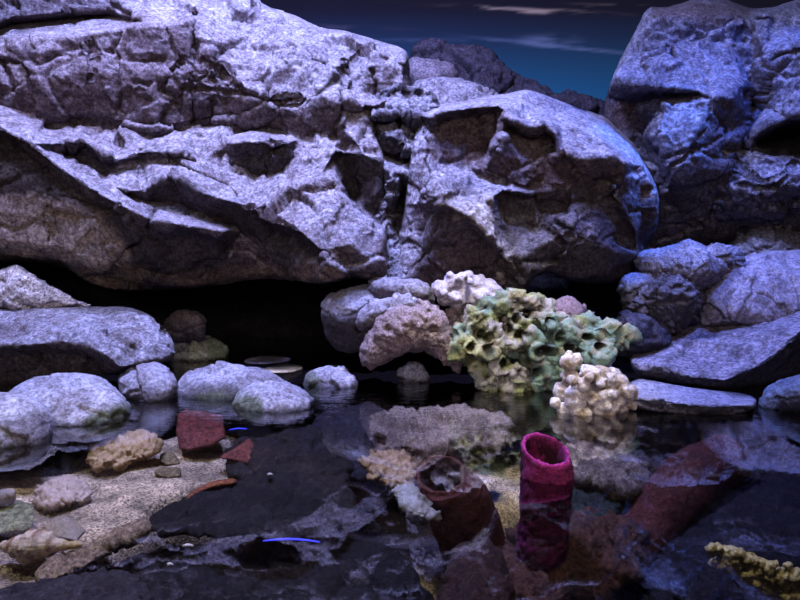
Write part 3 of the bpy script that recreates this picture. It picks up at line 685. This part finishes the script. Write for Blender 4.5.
# ================================================================ BLOBBY CORALS
def blobs(name, spec, Y, voxel, mat, colf, nz=.01, nsc=14, ridge=.0, fac=0, fsc=10, seed=0, anchor=None, parent=None, smooth=4, holes=()):
    """spec: list of (px, py, r_px, dY[, sx, sy, sz])  one fused surface"""
    VV = []; FF = []; n = 0
    base = bpy.data.meshes.new('tmp')
    import bmesh
    bm = bmesh.new()
    bmesh.ops.create_icosphere(bm, subdivisions=3, radius=1)
    iv = np.array([v.co[:] for v in bm.verts]); fi = np.array([[v.index for v in f.verts] for f in bm.faces]); bm.free()
    for s in spec:
        px, py, r, dY = s[:4]; sc = s[4:7] if len(s) > 4 else (1, 1, 1)
        c = P(px, py, Y+dY); R = r*(Y+dY)/F
        VV.append(iv*R*np.array(sc)+c); FF.append(fi+n); n += len(iv)
    V = np.vstack(VV); Fc = np.vstack(FF)
    base.from_pydata([tuple(v) for v in V], [], [tuple(f) for f in Fc]); base.update()
    o = bpy.data.objects.new('tmp', base); COL.objects.link(o)
    md = o.modifiers.new('r', 'REMESH'); md.mode = 'VOXEL'; md.voxel_size = voxel
    if smooth:
        sm = o.modifiers.new('s', 'SMOOTH'); sm.factor = .5; sm.iterations = smooth
    dg = bpy.context.evaluated_depsgraph_get(); ev = o.evaluated_get(dg)
    me = bpy.data.meshes.new_from_object(ev)
    V = np.zeros(len(me.vertices)*3); me.vertices.foreach_get('co', V); V = V.reshape(-1, 3)
    faces = [tuple(p.vertices) for p in me.polygons]
    bpy.data.objects.remove(o); bpy.data.meshes.remove(me); bpy.data.meshes.remove(base)
    T = np.array([[f[0], f[1], f[2], f[-1]] for f in faces])
    N = vnormals(V, T)
    d = nz*fbm(V*nsc, 5, seed, .6)
    if ridge: d = d-ridge*np.abs(fbm(V*nsc*.9, 3, seed+4, .5))*2+ridge*.6
    if fac:
        F1, F2, pl, iv_ = worley(V*fsc, seed+8)
        d = d-fac*np.clip(1-F1*1.6, 0, 1)+fac*.3
    V2 = V+N*(d+nz*.22*fbm(V*nsc*4.5, 4, seed+2, .65))[:, None]
    hk = np.zeros(len(V2))
    t_ = V2[:, 1]*CP-(V2[:, 2]-CH)*SP; hx = 400+F*V2[:, 0]/t_; hy = 300-F*(V2[:, 1]*SP+(V2[:, 2]-CH)*CP)/t_
    wx = 3*fbm(V2*12, 3, seed+40)
    for (cx, cy, rx, ry) in holes:
        hk = np.maximum(hk, np.exp(-(((hx+wx-cx)/rx)**2+((hy+wx-cy)/ry)**2)**1.5))
    hk = hk*sstep(.25, -.35, N[:, 1])
    V2[:, 1] += .13*hk
    N2 = vnormals(V2, T)
    col = colf(V2, N2, d)
    col = mixc(col, (.02, .016, .012), .9*sstep(.15, .7, hk))  # shade painted inside the holes, near-black
    return mk(name, V2, faces, mat, col, parent)

# green holey coral rock
gy0 = 4.15
def green_col(V, N, d):
    k = fbm(V*7, 4, 201); g = fbm(V*18, 4, 202)
    c = mixc((.30,.33,.13), (.40,.37,.30), sstep(-.15, .25, k))
    c = mixc(c, (.20,.30,.20), sstep(.0, .35, fbm(V*5, 3, 203)+(V[:, 0]-.6)*.5))
    c = mixc(c, (.48,.50,.20), sstep(.0, .3, fbm(V*6, 3, 205)-(V[:, 0]-.42)*1.4)*.8)
    c = mixc(c, (.40,.30,.18), sstep(.1, .4, g)*.5)
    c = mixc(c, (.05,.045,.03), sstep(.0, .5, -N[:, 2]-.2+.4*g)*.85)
    c = mixc(c, (.04,.035,.02), sstep(.005, -.045, d)*.9)  # shade painted into the pits
    return c*(1+.25*g[:, None])
gs = []
random.seed(5)
gs += [(475,318,13,.02),(468,335,14,0),(462,352,11,-.03),(472,366,12,-.02),(490,378,13,-.05),(515,384,12,-.05,1.4,1,.7),(545,383,10,-.05,1.4,1,.7),
       (485,310,11,.05),(500,303,12,.05),(515,302,11,.05),(532,303,12,.05,1.2,1,.8),(545,310,9,.05),(540,322,8,.0),(492,330,9,-.05),(495,345,12,-.02),(478,345,12,-.08),
       (505,352,13,.05),(520,345,12,0,1.3,1,.7),(538,342,10,-.03,1.4,1,.7),(552,350,9,-.05),(535,360,14,.02),(553,368,10,-.03),(500,368,10,-.08),(518,372,9,-.1),
       (563,345,10,-.02,1.4,1,.8),(575,330,13,.02,1.4,1,.8),(590,325,13,.05,1.3,1,.8),(605,332,13,.02,1.2,1,1),(618,338,12,-.02,1.2,1,.8),(629,338,6,-.04,1.2,1,.7),(598,345,13,-.06),(603,354,11,-.08),(585,352,9,-.05),
       (570,358,9,0),(580,365,9,.03),(560,320,7,.08),(548,332,7,.0),(525,330,6,.0),(512,318,7,.02),(506,328,4.5,-.03),(512,337,5,-.03),(520,316,5,-.04),(527,324,4,-.04),
       (540,370,20,.25),(510,345,26,.28),(600,345,15,.2)]
for i in range(16):
    a = random.uniform(0, 6.28); gs.append((545+66*math.cos(a)*random.random(), 346+32*math.sin(a)*random.random(), random.uniform(5, 9), random.uniform(-.12, -.02), random.uniform(.8, 1.6), 1, random.uniform(.6, 1)))
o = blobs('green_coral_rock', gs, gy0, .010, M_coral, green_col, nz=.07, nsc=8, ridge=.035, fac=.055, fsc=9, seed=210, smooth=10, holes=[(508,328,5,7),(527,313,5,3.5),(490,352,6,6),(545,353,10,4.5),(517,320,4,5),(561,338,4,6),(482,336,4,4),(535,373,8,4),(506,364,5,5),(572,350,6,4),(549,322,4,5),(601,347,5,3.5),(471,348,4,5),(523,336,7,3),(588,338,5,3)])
tag(o, 'large green and yellow coral rock full of holes beside the white coral', 'coral rock')

# white knobbly coral
ws = []
random.seed(11)
outl = [(568,362,7),(578,358,5),(588,372,8),(600,372,7),(612,374,7),(622,380,6),(630,392,7),(632,402,6),(620,412,7),(602,416,7),(585,414,7),(565,410,7),(555,402,5),(562,390,8),(570,376,8),(580,388,10),(598,392,11),(612,396,11),(590,405,10),(604,383,8),(618,388,8),(575,400,9)]
for (x, y, r) in outl: ws.append((x, y, r, random.uniform(-.08, .04)))
for i in range(46):
    a = random.uniform(0, 6.28); q = math.sqrt(random.random())
    ws.append((597+33*math.cos(a)*q, 393+22*math.sin(a)*q, random.uniform(4, 6.5), random.uniform(-.15, -.06)))
ws += [(569,356,4.5,-.02,.7,.7,1.4),(597,400,22,.12)]
def white_col(V, N, d):
    k = fbm(V*14, 4, 220)
    c = mixc((.78,.72,.64), (.50,.40,.28), sstep(-.1, .4, k))
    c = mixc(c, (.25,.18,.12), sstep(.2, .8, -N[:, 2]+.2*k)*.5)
    return c
o = blobs('white_coral', [(w_[0], w_[1]+1, w_[2]*1.15)+tuple(w_[3:]) for w_ in ws], 3.6, .008, M_coral, white_col, nz=.02, nsc=18, seed=221, smooth=3)
tag(o, 'cream white knobbly coral standing in the water right of the green rock', 'coral')

random.seed(12)
cs = [(440,288,8,0),(452,282,8,.02),(462,280,8,0),(475,284,9,.03),(488,287,9,.02),(496,292,7,.02),(445,297,8,.02),(458,298,10,0),(475,298,11,0),(490,300,9,.03),(483,308,7,.05),(460,306,7,.05),(470,293,14,.12),(450,276,5,.0),(468,275,4,0),(482,277,4,.02)]
for i in range(26):
    a = random.uniform(0, 6.28); q = math.sqrt(random.random()); cs.append((468+30*math.cos(a)*q, 291+16*math.sin(a)*q, random.uniform(3, 5), random.uniform(-.09, -.02)))
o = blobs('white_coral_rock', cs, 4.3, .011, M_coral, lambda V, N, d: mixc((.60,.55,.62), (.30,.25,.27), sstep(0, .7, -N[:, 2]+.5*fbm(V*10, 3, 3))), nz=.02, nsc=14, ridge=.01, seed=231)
tag(o, 'pale crusty coral rock perched above the arched coral rock', 'coral rock')

# yellow coral chain under water at right
random.seed(13)
ys_ = []
for i in range(330):
    t = random.random(); x = 712+t*92+random.uniform(-7, 7); y = 553+t*38+random.uniform(-9-11*t, 9+11*t)
    ys_.append((x, y, random.uniform(2.4, 4.2), random.uniform(-.03, .03)))
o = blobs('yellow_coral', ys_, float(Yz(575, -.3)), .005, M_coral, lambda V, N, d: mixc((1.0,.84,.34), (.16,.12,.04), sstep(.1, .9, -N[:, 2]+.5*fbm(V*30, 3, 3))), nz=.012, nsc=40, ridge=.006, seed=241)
tag(o, 'clustered yellow coral under water at the lower right', 'coral')

# ================================================================ UNDERWATER ROCKS
def U(name, label, outline, **k):
    k.setdefault('wet', 0); k.setdefault('mat', M_wet); k.setdefault('palef', (-.4, .6)); k.setdefault('nz', .03); k.setdefault('nsc', 6); k.setdefault('ridge', .01)
    k.setdefault('step', 1.6); k.setdefault('lean', 1.6); k.setdefault('fac', .03); k.setdefault('fsc', 4)
    return B(name, label, outline, **k)
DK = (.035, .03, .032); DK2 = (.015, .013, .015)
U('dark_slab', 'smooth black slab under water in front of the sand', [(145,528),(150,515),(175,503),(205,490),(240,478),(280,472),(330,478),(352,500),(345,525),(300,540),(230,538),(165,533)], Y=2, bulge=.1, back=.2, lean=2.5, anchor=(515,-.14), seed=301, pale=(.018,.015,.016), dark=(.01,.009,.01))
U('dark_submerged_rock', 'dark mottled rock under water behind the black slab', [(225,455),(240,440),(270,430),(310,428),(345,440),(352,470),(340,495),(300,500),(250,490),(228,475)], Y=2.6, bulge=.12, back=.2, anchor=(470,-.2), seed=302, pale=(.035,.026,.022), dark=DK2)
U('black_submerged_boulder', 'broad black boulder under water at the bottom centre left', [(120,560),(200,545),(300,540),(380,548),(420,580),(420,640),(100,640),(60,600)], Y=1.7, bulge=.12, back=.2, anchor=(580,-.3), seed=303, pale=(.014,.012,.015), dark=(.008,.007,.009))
U('rust_rock', 'dark rust-brown rock under water below the red-brown barrel sponge', [(440,575),(452,550),(475,540),(500,545),(508,580),(505,640),(440,640),(432,605)], Y=1.7, bulge=.12, back=.2, anchor=(580,-.28), seed=304, pale=(.085,.04,.028), dark=(.03,.015,.012))
U('brown_lava_rock', 'crumbly reddish-brown rock under water around the magenta sponge base', [(498,560),(510,530),(540,515),(575,508),(612,512),(640,530),(645,560),(620,590),(580,605),(520,612),(500,600)], Y=1.9, bulge=.15, back=.2, anchor=(560,-.36), seed=305, pale=(.15,.065,.038), dark=(.035,.018,.014), nz=.05, ridge=.03)
U('green_algae_rock', 'dark green crumbly rock under water right of the magenta sponge', [(565,500),(572,482),(590,476),(612,482),(622,500),(610,522),(585,525),(568,515)], Y=2.3, bulge=.1, back=.15, anchor=(500,-.3), seed=306, pale=(.05,.07,.05), dark=(.02,.03,.022), nz=.04, ridge=.03)
U('tan_submerged_rock', 'tan lumpy rock under water below the white coral', [(560,455),(580,445),(610,448),(635,462),(645,485),(628,498),(600,490),(575,480)], Y=2.6, bulge=.1, back=.15, anchor=(470,-.2), seed=307, pale=(.42,.33,.24), dark=(.08,.06,.045), nz=.06, ridge=.03)
U('tan_reflection_rock', 'tan mottled reflection of the arched coral rock, built as a rock just under the water between the two sponges', [(372,420),(400,410),(440,406),(480,410),(505,425),(500,445),(460,455),(410,455),(380,440)], Y=3, bulge=.12, back=.2, anchor=(432,-.12), seed=308, mat=M_porous, pale=(.52,.42,.33), dark=(.08,.06,.05), palef=(-.1,.5), nz=.06, ridge=.04)  # added rock whose tan colour stands in for the arched rock's reflection
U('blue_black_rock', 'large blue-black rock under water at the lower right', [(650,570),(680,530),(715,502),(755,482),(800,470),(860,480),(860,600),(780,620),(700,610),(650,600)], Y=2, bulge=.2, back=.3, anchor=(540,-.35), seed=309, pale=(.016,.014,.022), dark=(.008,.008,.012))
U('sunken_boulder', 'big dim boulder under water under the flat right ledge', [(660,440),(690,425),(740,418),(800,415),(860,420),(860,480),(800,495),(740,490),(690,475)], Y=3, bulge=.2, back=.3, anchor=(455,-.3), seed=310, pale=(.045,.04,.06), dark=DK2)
U('sunken_dark_rock', 'very dark rock under water below the cave mouth', [(310,440),(320,415),(350,405),(385,410),(398,440),(395,470),(360,480),(325,470)], Y=2.9, bulge=.12, back=.2, anchor=(445,-.25), seed=311, pale=(.04,.035,.045), dark=DK2)
U('crusted_rock', 'crusty yellow-grey rock bar lying on the sand at lower left', [(34,585),(40,568),(58,555),(90,548),(125,530),(140,525),(148,532),(120,550),(95,565),(60,582),(45,592)], Y=1.8, bulge=.06, back=.1, anchor=(560,-.2), seed=312, pale=(.60,.44,.27), dark=(.2,.13,.08), lean=1.4)
U('dark_corner_rock', 'dark rock under water in the lower left corner', [(-60,600),(20,588),(60,582),(120,570),(150,600),(150,660),(-60,660)], Y=1.5, bulge=.1, back=.1, anchor=(600,-.2), seed=313, pale=(.06,.05,.06), dark=DK2)  # near-black rock colour
U('dark_rim_rock', 'dark rock under water between blotchy boulder and ruffled shell', [(40,455),(60,435),(95,425),(100,440),(85,462),(55,480),(-20,490),(-20,465)], Y=2.6, bulge=.05, back=.1, anchor=(458,-.2), seed=314, pale=(.03,.028,.03), dark=DK2)
# terracotta fragments and shells
RED = (.30, .075, .055)
U('red_sponge_block', 'brick-red square block under water behind the sand', [(176,434),(177,414),(186,409),(222,415),(226,438),(212,446),(190,451),(180,450)], Y=2.8, bulge=.05, back=.1, anchor=(440,-.14), wob=.015, ridge=.002, fac=0, seed=320, pale=RED, dark=(.14,.035,.03), palef=(-.9,0), nz=.01, nsc=12, sm=1, step=.9, cat='sponge', power=.3)
U('red_sponge_wedge', 'brick-red triangular wedge standing on the sand', [(216,458),(236,447),(250,437),(256,450),(258,466),(238,462)], Y=2.7, bulge=.05, back=.08, anchor=(455,-.16), wob=.015, ridge=.002, fac=0, seed=321, pale=(.34,.10,.07), dark=(.15,.04,.03), palef=(-.9,0), nz=.012, nsc=14, sm=1, step=.9, cat='sponge', power=.3)
U('orange_sponge_strip', 'thin orange curved strip between the sand and the black slab', [(186,497),(198,488),(215,481),(234,479),(235,484),(215,488),(200,494),(188,500)], Y=2.2, bulge=.03, back=.04, anchor=(488,-.13), wob=.015, ridge=.002, fac=0, seed=322, pale=(.48,.17,.06), dark=(.25,.07,.03), palef=(-.9,0), nz=.006, step=.9, cat='sponge')
def ruffle(name, label, outline, anchor, col, seed, lines_=7, amp=.018, **k):
    o = B(name, label, outline, wet=0, Y=2.4, bulge=.08, back=.06, anchor=anchor, lean=1.6, seed=seed, pale=col, dark=(col[0]*.35, col[1]*.3, col[2]*.25), palef=(-.5,.5), nz=.012, nsc=14, ridge=amp, fac=.02, fsc=14, step=1.0, mat=M_shell, **k)
    return o
ruffle('oyster_shell', 'large tan ruffled oyster shell under water behind the sand', [(88,462),(90,445),(105,436),(130,431),(150,434),(162,440),(155,452),(135,464),(110,471),(95,470)], (452,-.15), (.60,.42,.20), 331, cat='shell')
ruffle('lumpy_shell', 'rounded whitish ruffled shell half buried in the sand', [(35,498),(42,484),(60,477),(80,479),(90,488),(88,500),(70,507),(50,509),(38,506)], (495,-.2), (.60,.47,.36), 332, cat='shell')
for i, (pg, l, a) in enumerate([([(160,455),(170,450),(178,457),(180,464),(168,466),(160,462)], 'upper of two small olive pebbles on the sand', 460),([(155,470),(166,467),(179,468),(180,476),(168,479),(156,475)], 'lower of two small olive pebbles on the sand', 472)]):
    U('sand_pebble', l, pg, Y=2.5, bulge=.03, back=.03, anchor=(a,-.22), seed=340+i, pale=(.36,.29,.14), dark=(.14,.1,.05), nz=.006, fac=0, ridge=0, step=.9, cat='pebble', group='olive pebbles on the sand')
for i, (x, y, rx, ry, l) in enumerate([(188,546,6,2.4,'largest white shell chip on the dark rock below the black slab'),(170,565,3.5,2.6,'small white shell chip nearest the bottom edge of the dark rock'),(270,475,3.5,2,'small white shell chip on the dark rock beside the red wedge')]):
    pg = [(x+rx*math.cos(t)*(1+.2*math.sin(3*t+i)), y+ry*math.sin(t)) for t in np.linspace(0, 6.28, 9)[:-1]]
    B('shell_chip', l, pg, wet=0, wob=0, Y=2, bulge=.012, back=.01, anchor=(y,-.10), seed=350+i, pale=(.75,.72,.7), dark=(.5,.48,.45), nz=.002, fac=0, step=.7, mat=M_shell, cat='shell', group='white shell chips')
U('pale_green_stone', 'flat pale green stone under water at the left edge', [(-40,505),(0,500),(25,502),(34,512),(28,528),(0,535),(-40,535)], Y=2, bulge=.02, back=.05, anchor=(518,-.2), seed=360, pale=(.40,.42,.22), dark=(.24,.26,.14), palef=(-.9,-.2), nz=.005, fac=0, ridge=0)
ruffle('tan_oyster_cluster', 'tan layered oyster crust beside the mouth of the barrel sponge', [(362,462),(374,452),(394,450),(408,456),(414,466),(412,482),(406,498),(398,498),(386,484),(371,478)], (475,-.12), (.52,.36,.17), 361, amp=.03, cat='shell')
ruffle('white_oyster_shell', 'curved white oyster shell below the tan oyster crust', [(396,490),(408,484),(422,492),(436,510),(440,522),(426,520),(408,514),(398,504)], (505,-.14), (.50,.50,.44), 362, amp=.012, cat='shell')
U('brown_shell_rock', 'small brown lumpy rock behind the tan oyster crust', [(368,460),(376,450),(395,449),(412,455),(418,466),(400,472),(378,470)], Y=2.5, bulge=.06, back=.06, anchor=(460,-.16), seed=363, pale=(.20,.14,.08), dark=(.06,.04,.03), nz=.03)

# ================================================================ TUBE SPONGES
def tube(name, path, radii, mat, colf, wall=.22, ns=96, nl=90, rough=.006, seed=0, cap=True, parent=None, tilt=None, squash=1.0):
    """hollow tube along path (world points), last point is the open mouth"""
    pts = np.array(path, float); t = np.linspace(0, len(pts)-1, nl)
    pc = np.stack([np.interp(t, range(len(pts)), pts[:, i]) for i in range(3)], -1)
    for _ in range(6): pc[1:-1] = (pc[:-2]+2*pc[1:-1]+pc[2:])/4
    rr = np.interp(t, range(len(pts)), radii)
    V = []; T = np.gradient(pc, axis=0); T /= np.linalg.norm(T, axis=1)[:, None]
    if tilt is not None:
        tl = np.array(tilt, float); tl /= np.linalg.norm(tl); w = sstep(.75, 1, np.linspace(0, 1, nl))[:, None]
        T = T*(1-w)+tl*w; T /= np.linalg.norm(T, axis=1)[:, None]
    A = np.linspace(0, 2*math.pi, ns, endpoint=False)
    def ring(c, tt, r, z=0):
        a = np.cross(tt, [0, 1, .01]); a /= np.linalg.norm(a); b = np.cross(tt, a)
        return c+tt*z+r*(np.cos(A)[:, None]*a+np.sin(A)[:, None]*b*squash)
    for i in range(nl): V.append(ring(pc[i], T[i], rr[i]))
    r0 = rr[-1]
    for (k, z) in ((.97, .04), (.90, .04), (.86, -.02), (.84, -.2), (.82, -.6), (.78, -1.1), (.6, -1.7), (.3, -1.8)):
        V.append(ring(pc[-1], T[-1], r0*k, z*r0))
    V = np.vstack(V); rows = nl+8; Q = []
    for j in range(rows-1):
        for i in range(ns):
            a = j*ns+i; b = j*ns+(i+1) % ns; Q.append((a, b, b+ns, a+ns))
    N = vnormals(V, np.array(Q))
    d = rough*(fbm(V*30, 5, seed, .65)+.8*fbm(V*7, 3, seed+5))*1.6
    V = V+N*d[:, None]
    row = np.repeat(np.arange(rows), ns)
    col = colf(V, row, nl)
    Q.append(tuple(range(ns))[::-1]); Q.append(tuple((rows-1)*ns+i for i in range(ns)))
    lo, hi = nl-5, nl+2
    body = [q for q in Q if not (len(q) == 4 and lo <= q[0]//ns < hi)]
    rim = [q for q in Q if len(q) == 4 and lo <= q[0]//ns < hi]
    o = mk(name, V, body, mat, col, parent)
    ids = sorted({i for q in rim for i in q}); mp = {v: k for k, v in enumerate(ids)}
    mk('rim', V[ids]-np.array(o.location), [tuple(mp[i] for i in q) for q in rim], mat, col[ids], o)
    return o
Yt = 2.55
def mag_col(V, row, nl):
    n = fbm(V*25, 4, 9)[:, None]
    c = np.tile((.20,.012,.085), (len(V), 1))*(1+.5*n)
    k = sstep(nl-5, nl, row)*(1-sstep(nl+2, nl+5, row))
    c = mixc(c, (.75,.07,.42), k*.9)
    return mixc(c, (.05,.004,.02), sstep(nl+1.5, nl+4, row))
tp = [P(541, 575, Yt-.02), P(543, 545, Yt-.02), P(545, 510, Yt), P(546, 480, Yt), P(546, 449, Yt)]
o = tube('magenta_tube_sponge', [tuple(p) for p in tp], [.094, .103, .110, .112, .106], M_sponge, mag_col, rough=.009, seed=401, tilt=(.16, -.42, 1))
tag(o, 'magenta tube sponge standing up out of the water', 'sponge')
def red_col(V, row, nl):
    n = fbm(V*12, 4, 19)[:, None]
    c = np.tile((.165,.048,.036), (len(V), 1))*(1+.5*n)
    c = mixc(c, (.22,.075,.05), sstep(nl-4, nl, row))
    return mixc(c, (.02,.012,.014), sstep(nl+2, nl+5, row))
yb = float(Yz(480, -.16))
o = tube('barrel_sponge', [tuple(P(478, 560, yb+.10)), tuple(P(468, 530, yb+.08)), tuple(P(458, 505, yb+.03)), tuple(P(445, 488, yb)), tuple(P(441, 474, yb))], [.165, .172, .170, .152, .125], M_sponge, red_col, seed=402, tilt=(-.12, -.5, 1))
tag(o, 'red-brown barrel sponge with a round open mouth under water', 'sponge')
yr = float(Yz(500, -.3))
o = tube('leaning_tube_sponge', [tuple(P(628, 560, yr-.15)), tuple(P(640, 540, yr-.1)), tuple(P(662, 508, yr)), tuple(P(690, 478, yr+.15)), tuple(P(730, 456, yr+.3))], [.10, .118, .136, .146, .135], M_sponge, red_col, seed=403, tilt=(1, .5, .5))
tag(o, 'long red-brown tube sponge leaning to the right under water', 'sponge')

# ================================================================ CONCH SHELL
def conch():
    yy = float(Yz(545, -.19)); c = P(38, 545, yy); s = yy/F
    ctrl = [(-44, 1), (-38, 5), (-34, 5.2), (-30, 9), (-26, 9.2), (-21, 13.5), (-17, 13.5), (-9, 19), (0, 20), (12, 15), (22, 9), (30, 6), (40, 5), (46, 2.5)]
    xs = np.linspace(-44, 46, 120); r = np.interp(xs, [a for a, _ in ctrl], [b for _, b in ctrl])
    for _ in range(2): r[1:-1] = (r[:-2]+2*r[1:-1]+r[2:])/4
    ns = 72; A = np.linspace(0, 2*math.pi, ns, endpoint=False); V = []
    for i, x in enumerate(xs):
        kn = 1+.10*np.clip(np.cos(A*9), 0, 1)**2*math.exp(-((x+9)/6)**2)+.03*np.cos(A*24)
        sp = 1+.10*np.sin(A-x*.5)
        V.append(np.stack([(x+1.5*np.sin(A))*s+0*A, r[i]*kn*sp*np.cos(A)*s, r[i]*kn*sp*np.sin(A)*s*.8], -1))
    V = np.vstack(V); V = V+c+np.array([0, 0, .0]); Q = []
    for j in range(119):
        for i in range(ns):
            a = j*ns+i; b = j*ns+(i+1) % ns; Q.append((a, a+ns, b+ns, b))
    Q.append(tuple(range(ns))); Q.append(tuple(119*ns+i for i in range(ns))[::-1])
    n = fbm(V*25, 4, 77); x = (V[:, 0]-c[0])/s
    col = mixc((.72,.58,.40), (.30,.16,.08), sstep(-.1, .4, np.sin(x*.45)*.35+n))
    col = mixc(col, (.60,.45,.20), sstep(20, 40, x))
    root = bpy.data.objects.new('conch_shell', None); COL.objects.link(root); root.location = tuple(c)
    tag(root, 'big cream conch shell with brown bands lying on the sand', 'shell')
    body = mk('spire_and_body', V-c, Q, M_shell, col, root); body.name = 'body'
    # flared lip: curved sheet behind the body
    U_, W_ = 26, 14; V = []
    for j in range(W_):
        for i in range(U_):
            u = i/(U_-1); w = j/(W_-1)
            x = -6+46*u; ht = math.sin(math.pi*min(1, u*.9+.08))**.7
            V.append((x*s, (.0+20*w)*s, (8+12*w*ht+2*math.sin(w*3.1))*s*(.5+.6*ht)))
    V = np.array(V); Q = []
    for j in range(W_-1):
        for i in range(U_-1):
            a = j*U_+i; Q.append((a, a+1, a+U_+1, a+U_))
    nv = len(V); V2 = np.vstack([V, V+np.array([0, .006, -.008])]); Q2 = Q+[tuple(x+nv for x in q[::-1]) for q in Q]
    mk('lip', V2, Q2, M_shell, np.tile((.40,.33,.24), (len(V2), 1)), root)
conch()
# broken shell tip at left
o = B('shell_fragment', 'pale pointed shell fragment at the left edge above the conch', wet=0, outline= [(-20,498),(0,495),(15,494),(10,500),(-5,506),(-20,508)], Y=2.3, bulge=.03, back=.03, anchor=(500,-.15), seed=370, pale=(.5,.42,.32), mat=M_shell, nz=.004, step=1, cat='shell')

# blue lamp reflections on the water, built as glowing streaks under it
def strip(label, p0, p1, w, bend, z):
    m = bpy.data.materials.get('blue_reflection_glow')
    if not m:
        m, nt, b, out = nodes('blue_reflection_glow'); b.inputs['Base Color'].default_value = (.02, .02, .6, 1)
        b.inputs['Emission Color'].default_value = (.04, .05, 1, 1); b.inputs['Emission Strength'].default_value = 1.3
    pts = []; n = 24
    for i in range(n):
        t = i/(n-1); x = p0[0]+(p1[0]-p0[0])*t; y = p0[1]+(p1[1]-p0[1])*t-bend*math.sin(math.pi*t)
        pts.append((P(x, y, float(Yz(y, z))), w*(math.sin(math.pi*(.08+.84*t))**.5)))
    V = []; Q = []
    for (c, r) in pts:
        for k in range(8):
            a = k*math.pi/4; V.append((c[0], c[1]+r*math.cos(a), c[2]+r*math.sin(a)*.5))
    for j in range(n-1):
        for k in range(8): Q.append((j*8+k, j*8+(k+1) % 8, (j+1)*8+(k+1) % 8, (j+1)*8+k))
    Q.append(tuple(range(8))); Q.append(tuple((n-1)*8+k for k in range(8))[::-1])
    o = mk('blue_reflection_streak', V, Q, m); tag(o, label, 'light', 'blue reflections built as glowing streaks')
strip('longer blue reflection, built as a glowing streak in the dark water at the lower centre', (263, 541), (320, 542), .006, 2.5, -.06)
strip('short blue reflection, built as a glowing streak beside the red square block', (229, 430), (247, 429), .007, 1, -.06)

# ================================================================ LIGHTS
def area(name, loc, tgt, sx, sy, e, col, spread=180):
    l = bpy.data.lights.new(name, 'AREA'); l.shape = 'RECTANGLE'; l.size = sx; l.size_y = sy; l.energy = e; l.color = col; l.spread = math.radians(spread)
    o = bpy.data.objects.new(name, l); COL.objects.link(o); o.location = loc
    o.rotation_euler = (Vector(tgt)-Vector(loc)).to_track_quat('-Z', 'Y').to_euler(); return o
def spot(name, loc, tgt, e, col, ang, blend=.7, r=.12):
    l = bpy.data.lights.new(name, 'SPOT'); l.energy = e; l.color = col; l.spot_size = math.radians(ang); l.spot_blend = blend; l.shadow_soft_size = r
    o = bpy.data.objects.new(name, l); COL.objects.link(o); o.location = loc
    o.rotation_euler = (Vector(tgt)-Vector(loc)).to_track_quat('-Z', 'Y').to_euler(); return o
area('main_lamp', (-1.2, 4.3, 6.2), (-1.2, 5.1, .9), 1.4, .4, 900, (.38, .42, 1.0))
spot('left_spot', (-3.0, 3.7, 5.4), (-2.4, 4.9, .9), 600, (.60, .55, 1.0), 75, .8)
spot('shore_spot', (-2.4, 2.8, 4.8), (-2.1, 4.0, .2), 680, (.34, .42, 1.0), 48, .9)
spot('buttress_spot', (-.4, 3.2, 4.6), (-.25, 4.6, 1.0), 300, (.15, .28, 1.0), 16, .9)
spot('centre_spot', (.5, 3.8, 5.6), (.5, 5.0, 1.2), 780, (.48, .48, 1.0), 46, .7)
spot('blue_spot', (3.2, 3.8, 5.0), (2.3, 5.2, .9), 850, (.07, .16, 1.0), 70, .7)
spot('blue_rim_spot', (3.2, 4.4, 4.4), (1.85, 5.35, 1.2), 1200, (.08, .22, 1.0), 24, .6, .05)
spot('right_spot', (2.8, 3.2, 5.2), (2.5, 4.6, .4), 520, (.34, .38, 1.0), 40, .8)
spot('coral_spot', (1.1, 2.4, 4.4), (.80, 4.1, .3), 950, (1.0, .95, .86), 30, .9)
spot('sand_spot', (-1.7, 1.5, 4.2), (-1.4, 2.4, -.2), 500, (1.0, .92, .76), 42, .9)
spot('crust_fill', (-1.9, 1.2, 1.5), (-2.7, 4.7, .95), 70, (1.0, .86, .78), 26, 1.0)  # added fill from the front, lifts the dim tan crust
spot('cave_mouth_fill', (-1.0, 2.6, 2.9), (-1.6, 5.0, .05), 60, (.9, .88, 1.0), 14, .8)  # added fill for the rock under the overhang, beyond the overhead lamps
spot('pool_spot', (.6, 1.3, 4.0), (.6, 2.4, -.2), 260, (1.0, .88, .78), 45, .9)
area('front_fill', (0, -1.5, 2.6), (0, 5, .8), 4, 2, 110, (1.0, .80, .80))
w = bpy.data.worlds.new('world'); SC.world = w; w.use_nodes = True
bg = w.node_tree.nodes['Background']; bg.inputs[0].default_value = (.25, .22, .5, 1); bg.inputs[1].default_value = .05
SC.view_settings.view_transform = 'Standard'
SC.view_settings.look = 'None'
SC.view_settings.exposure = 0
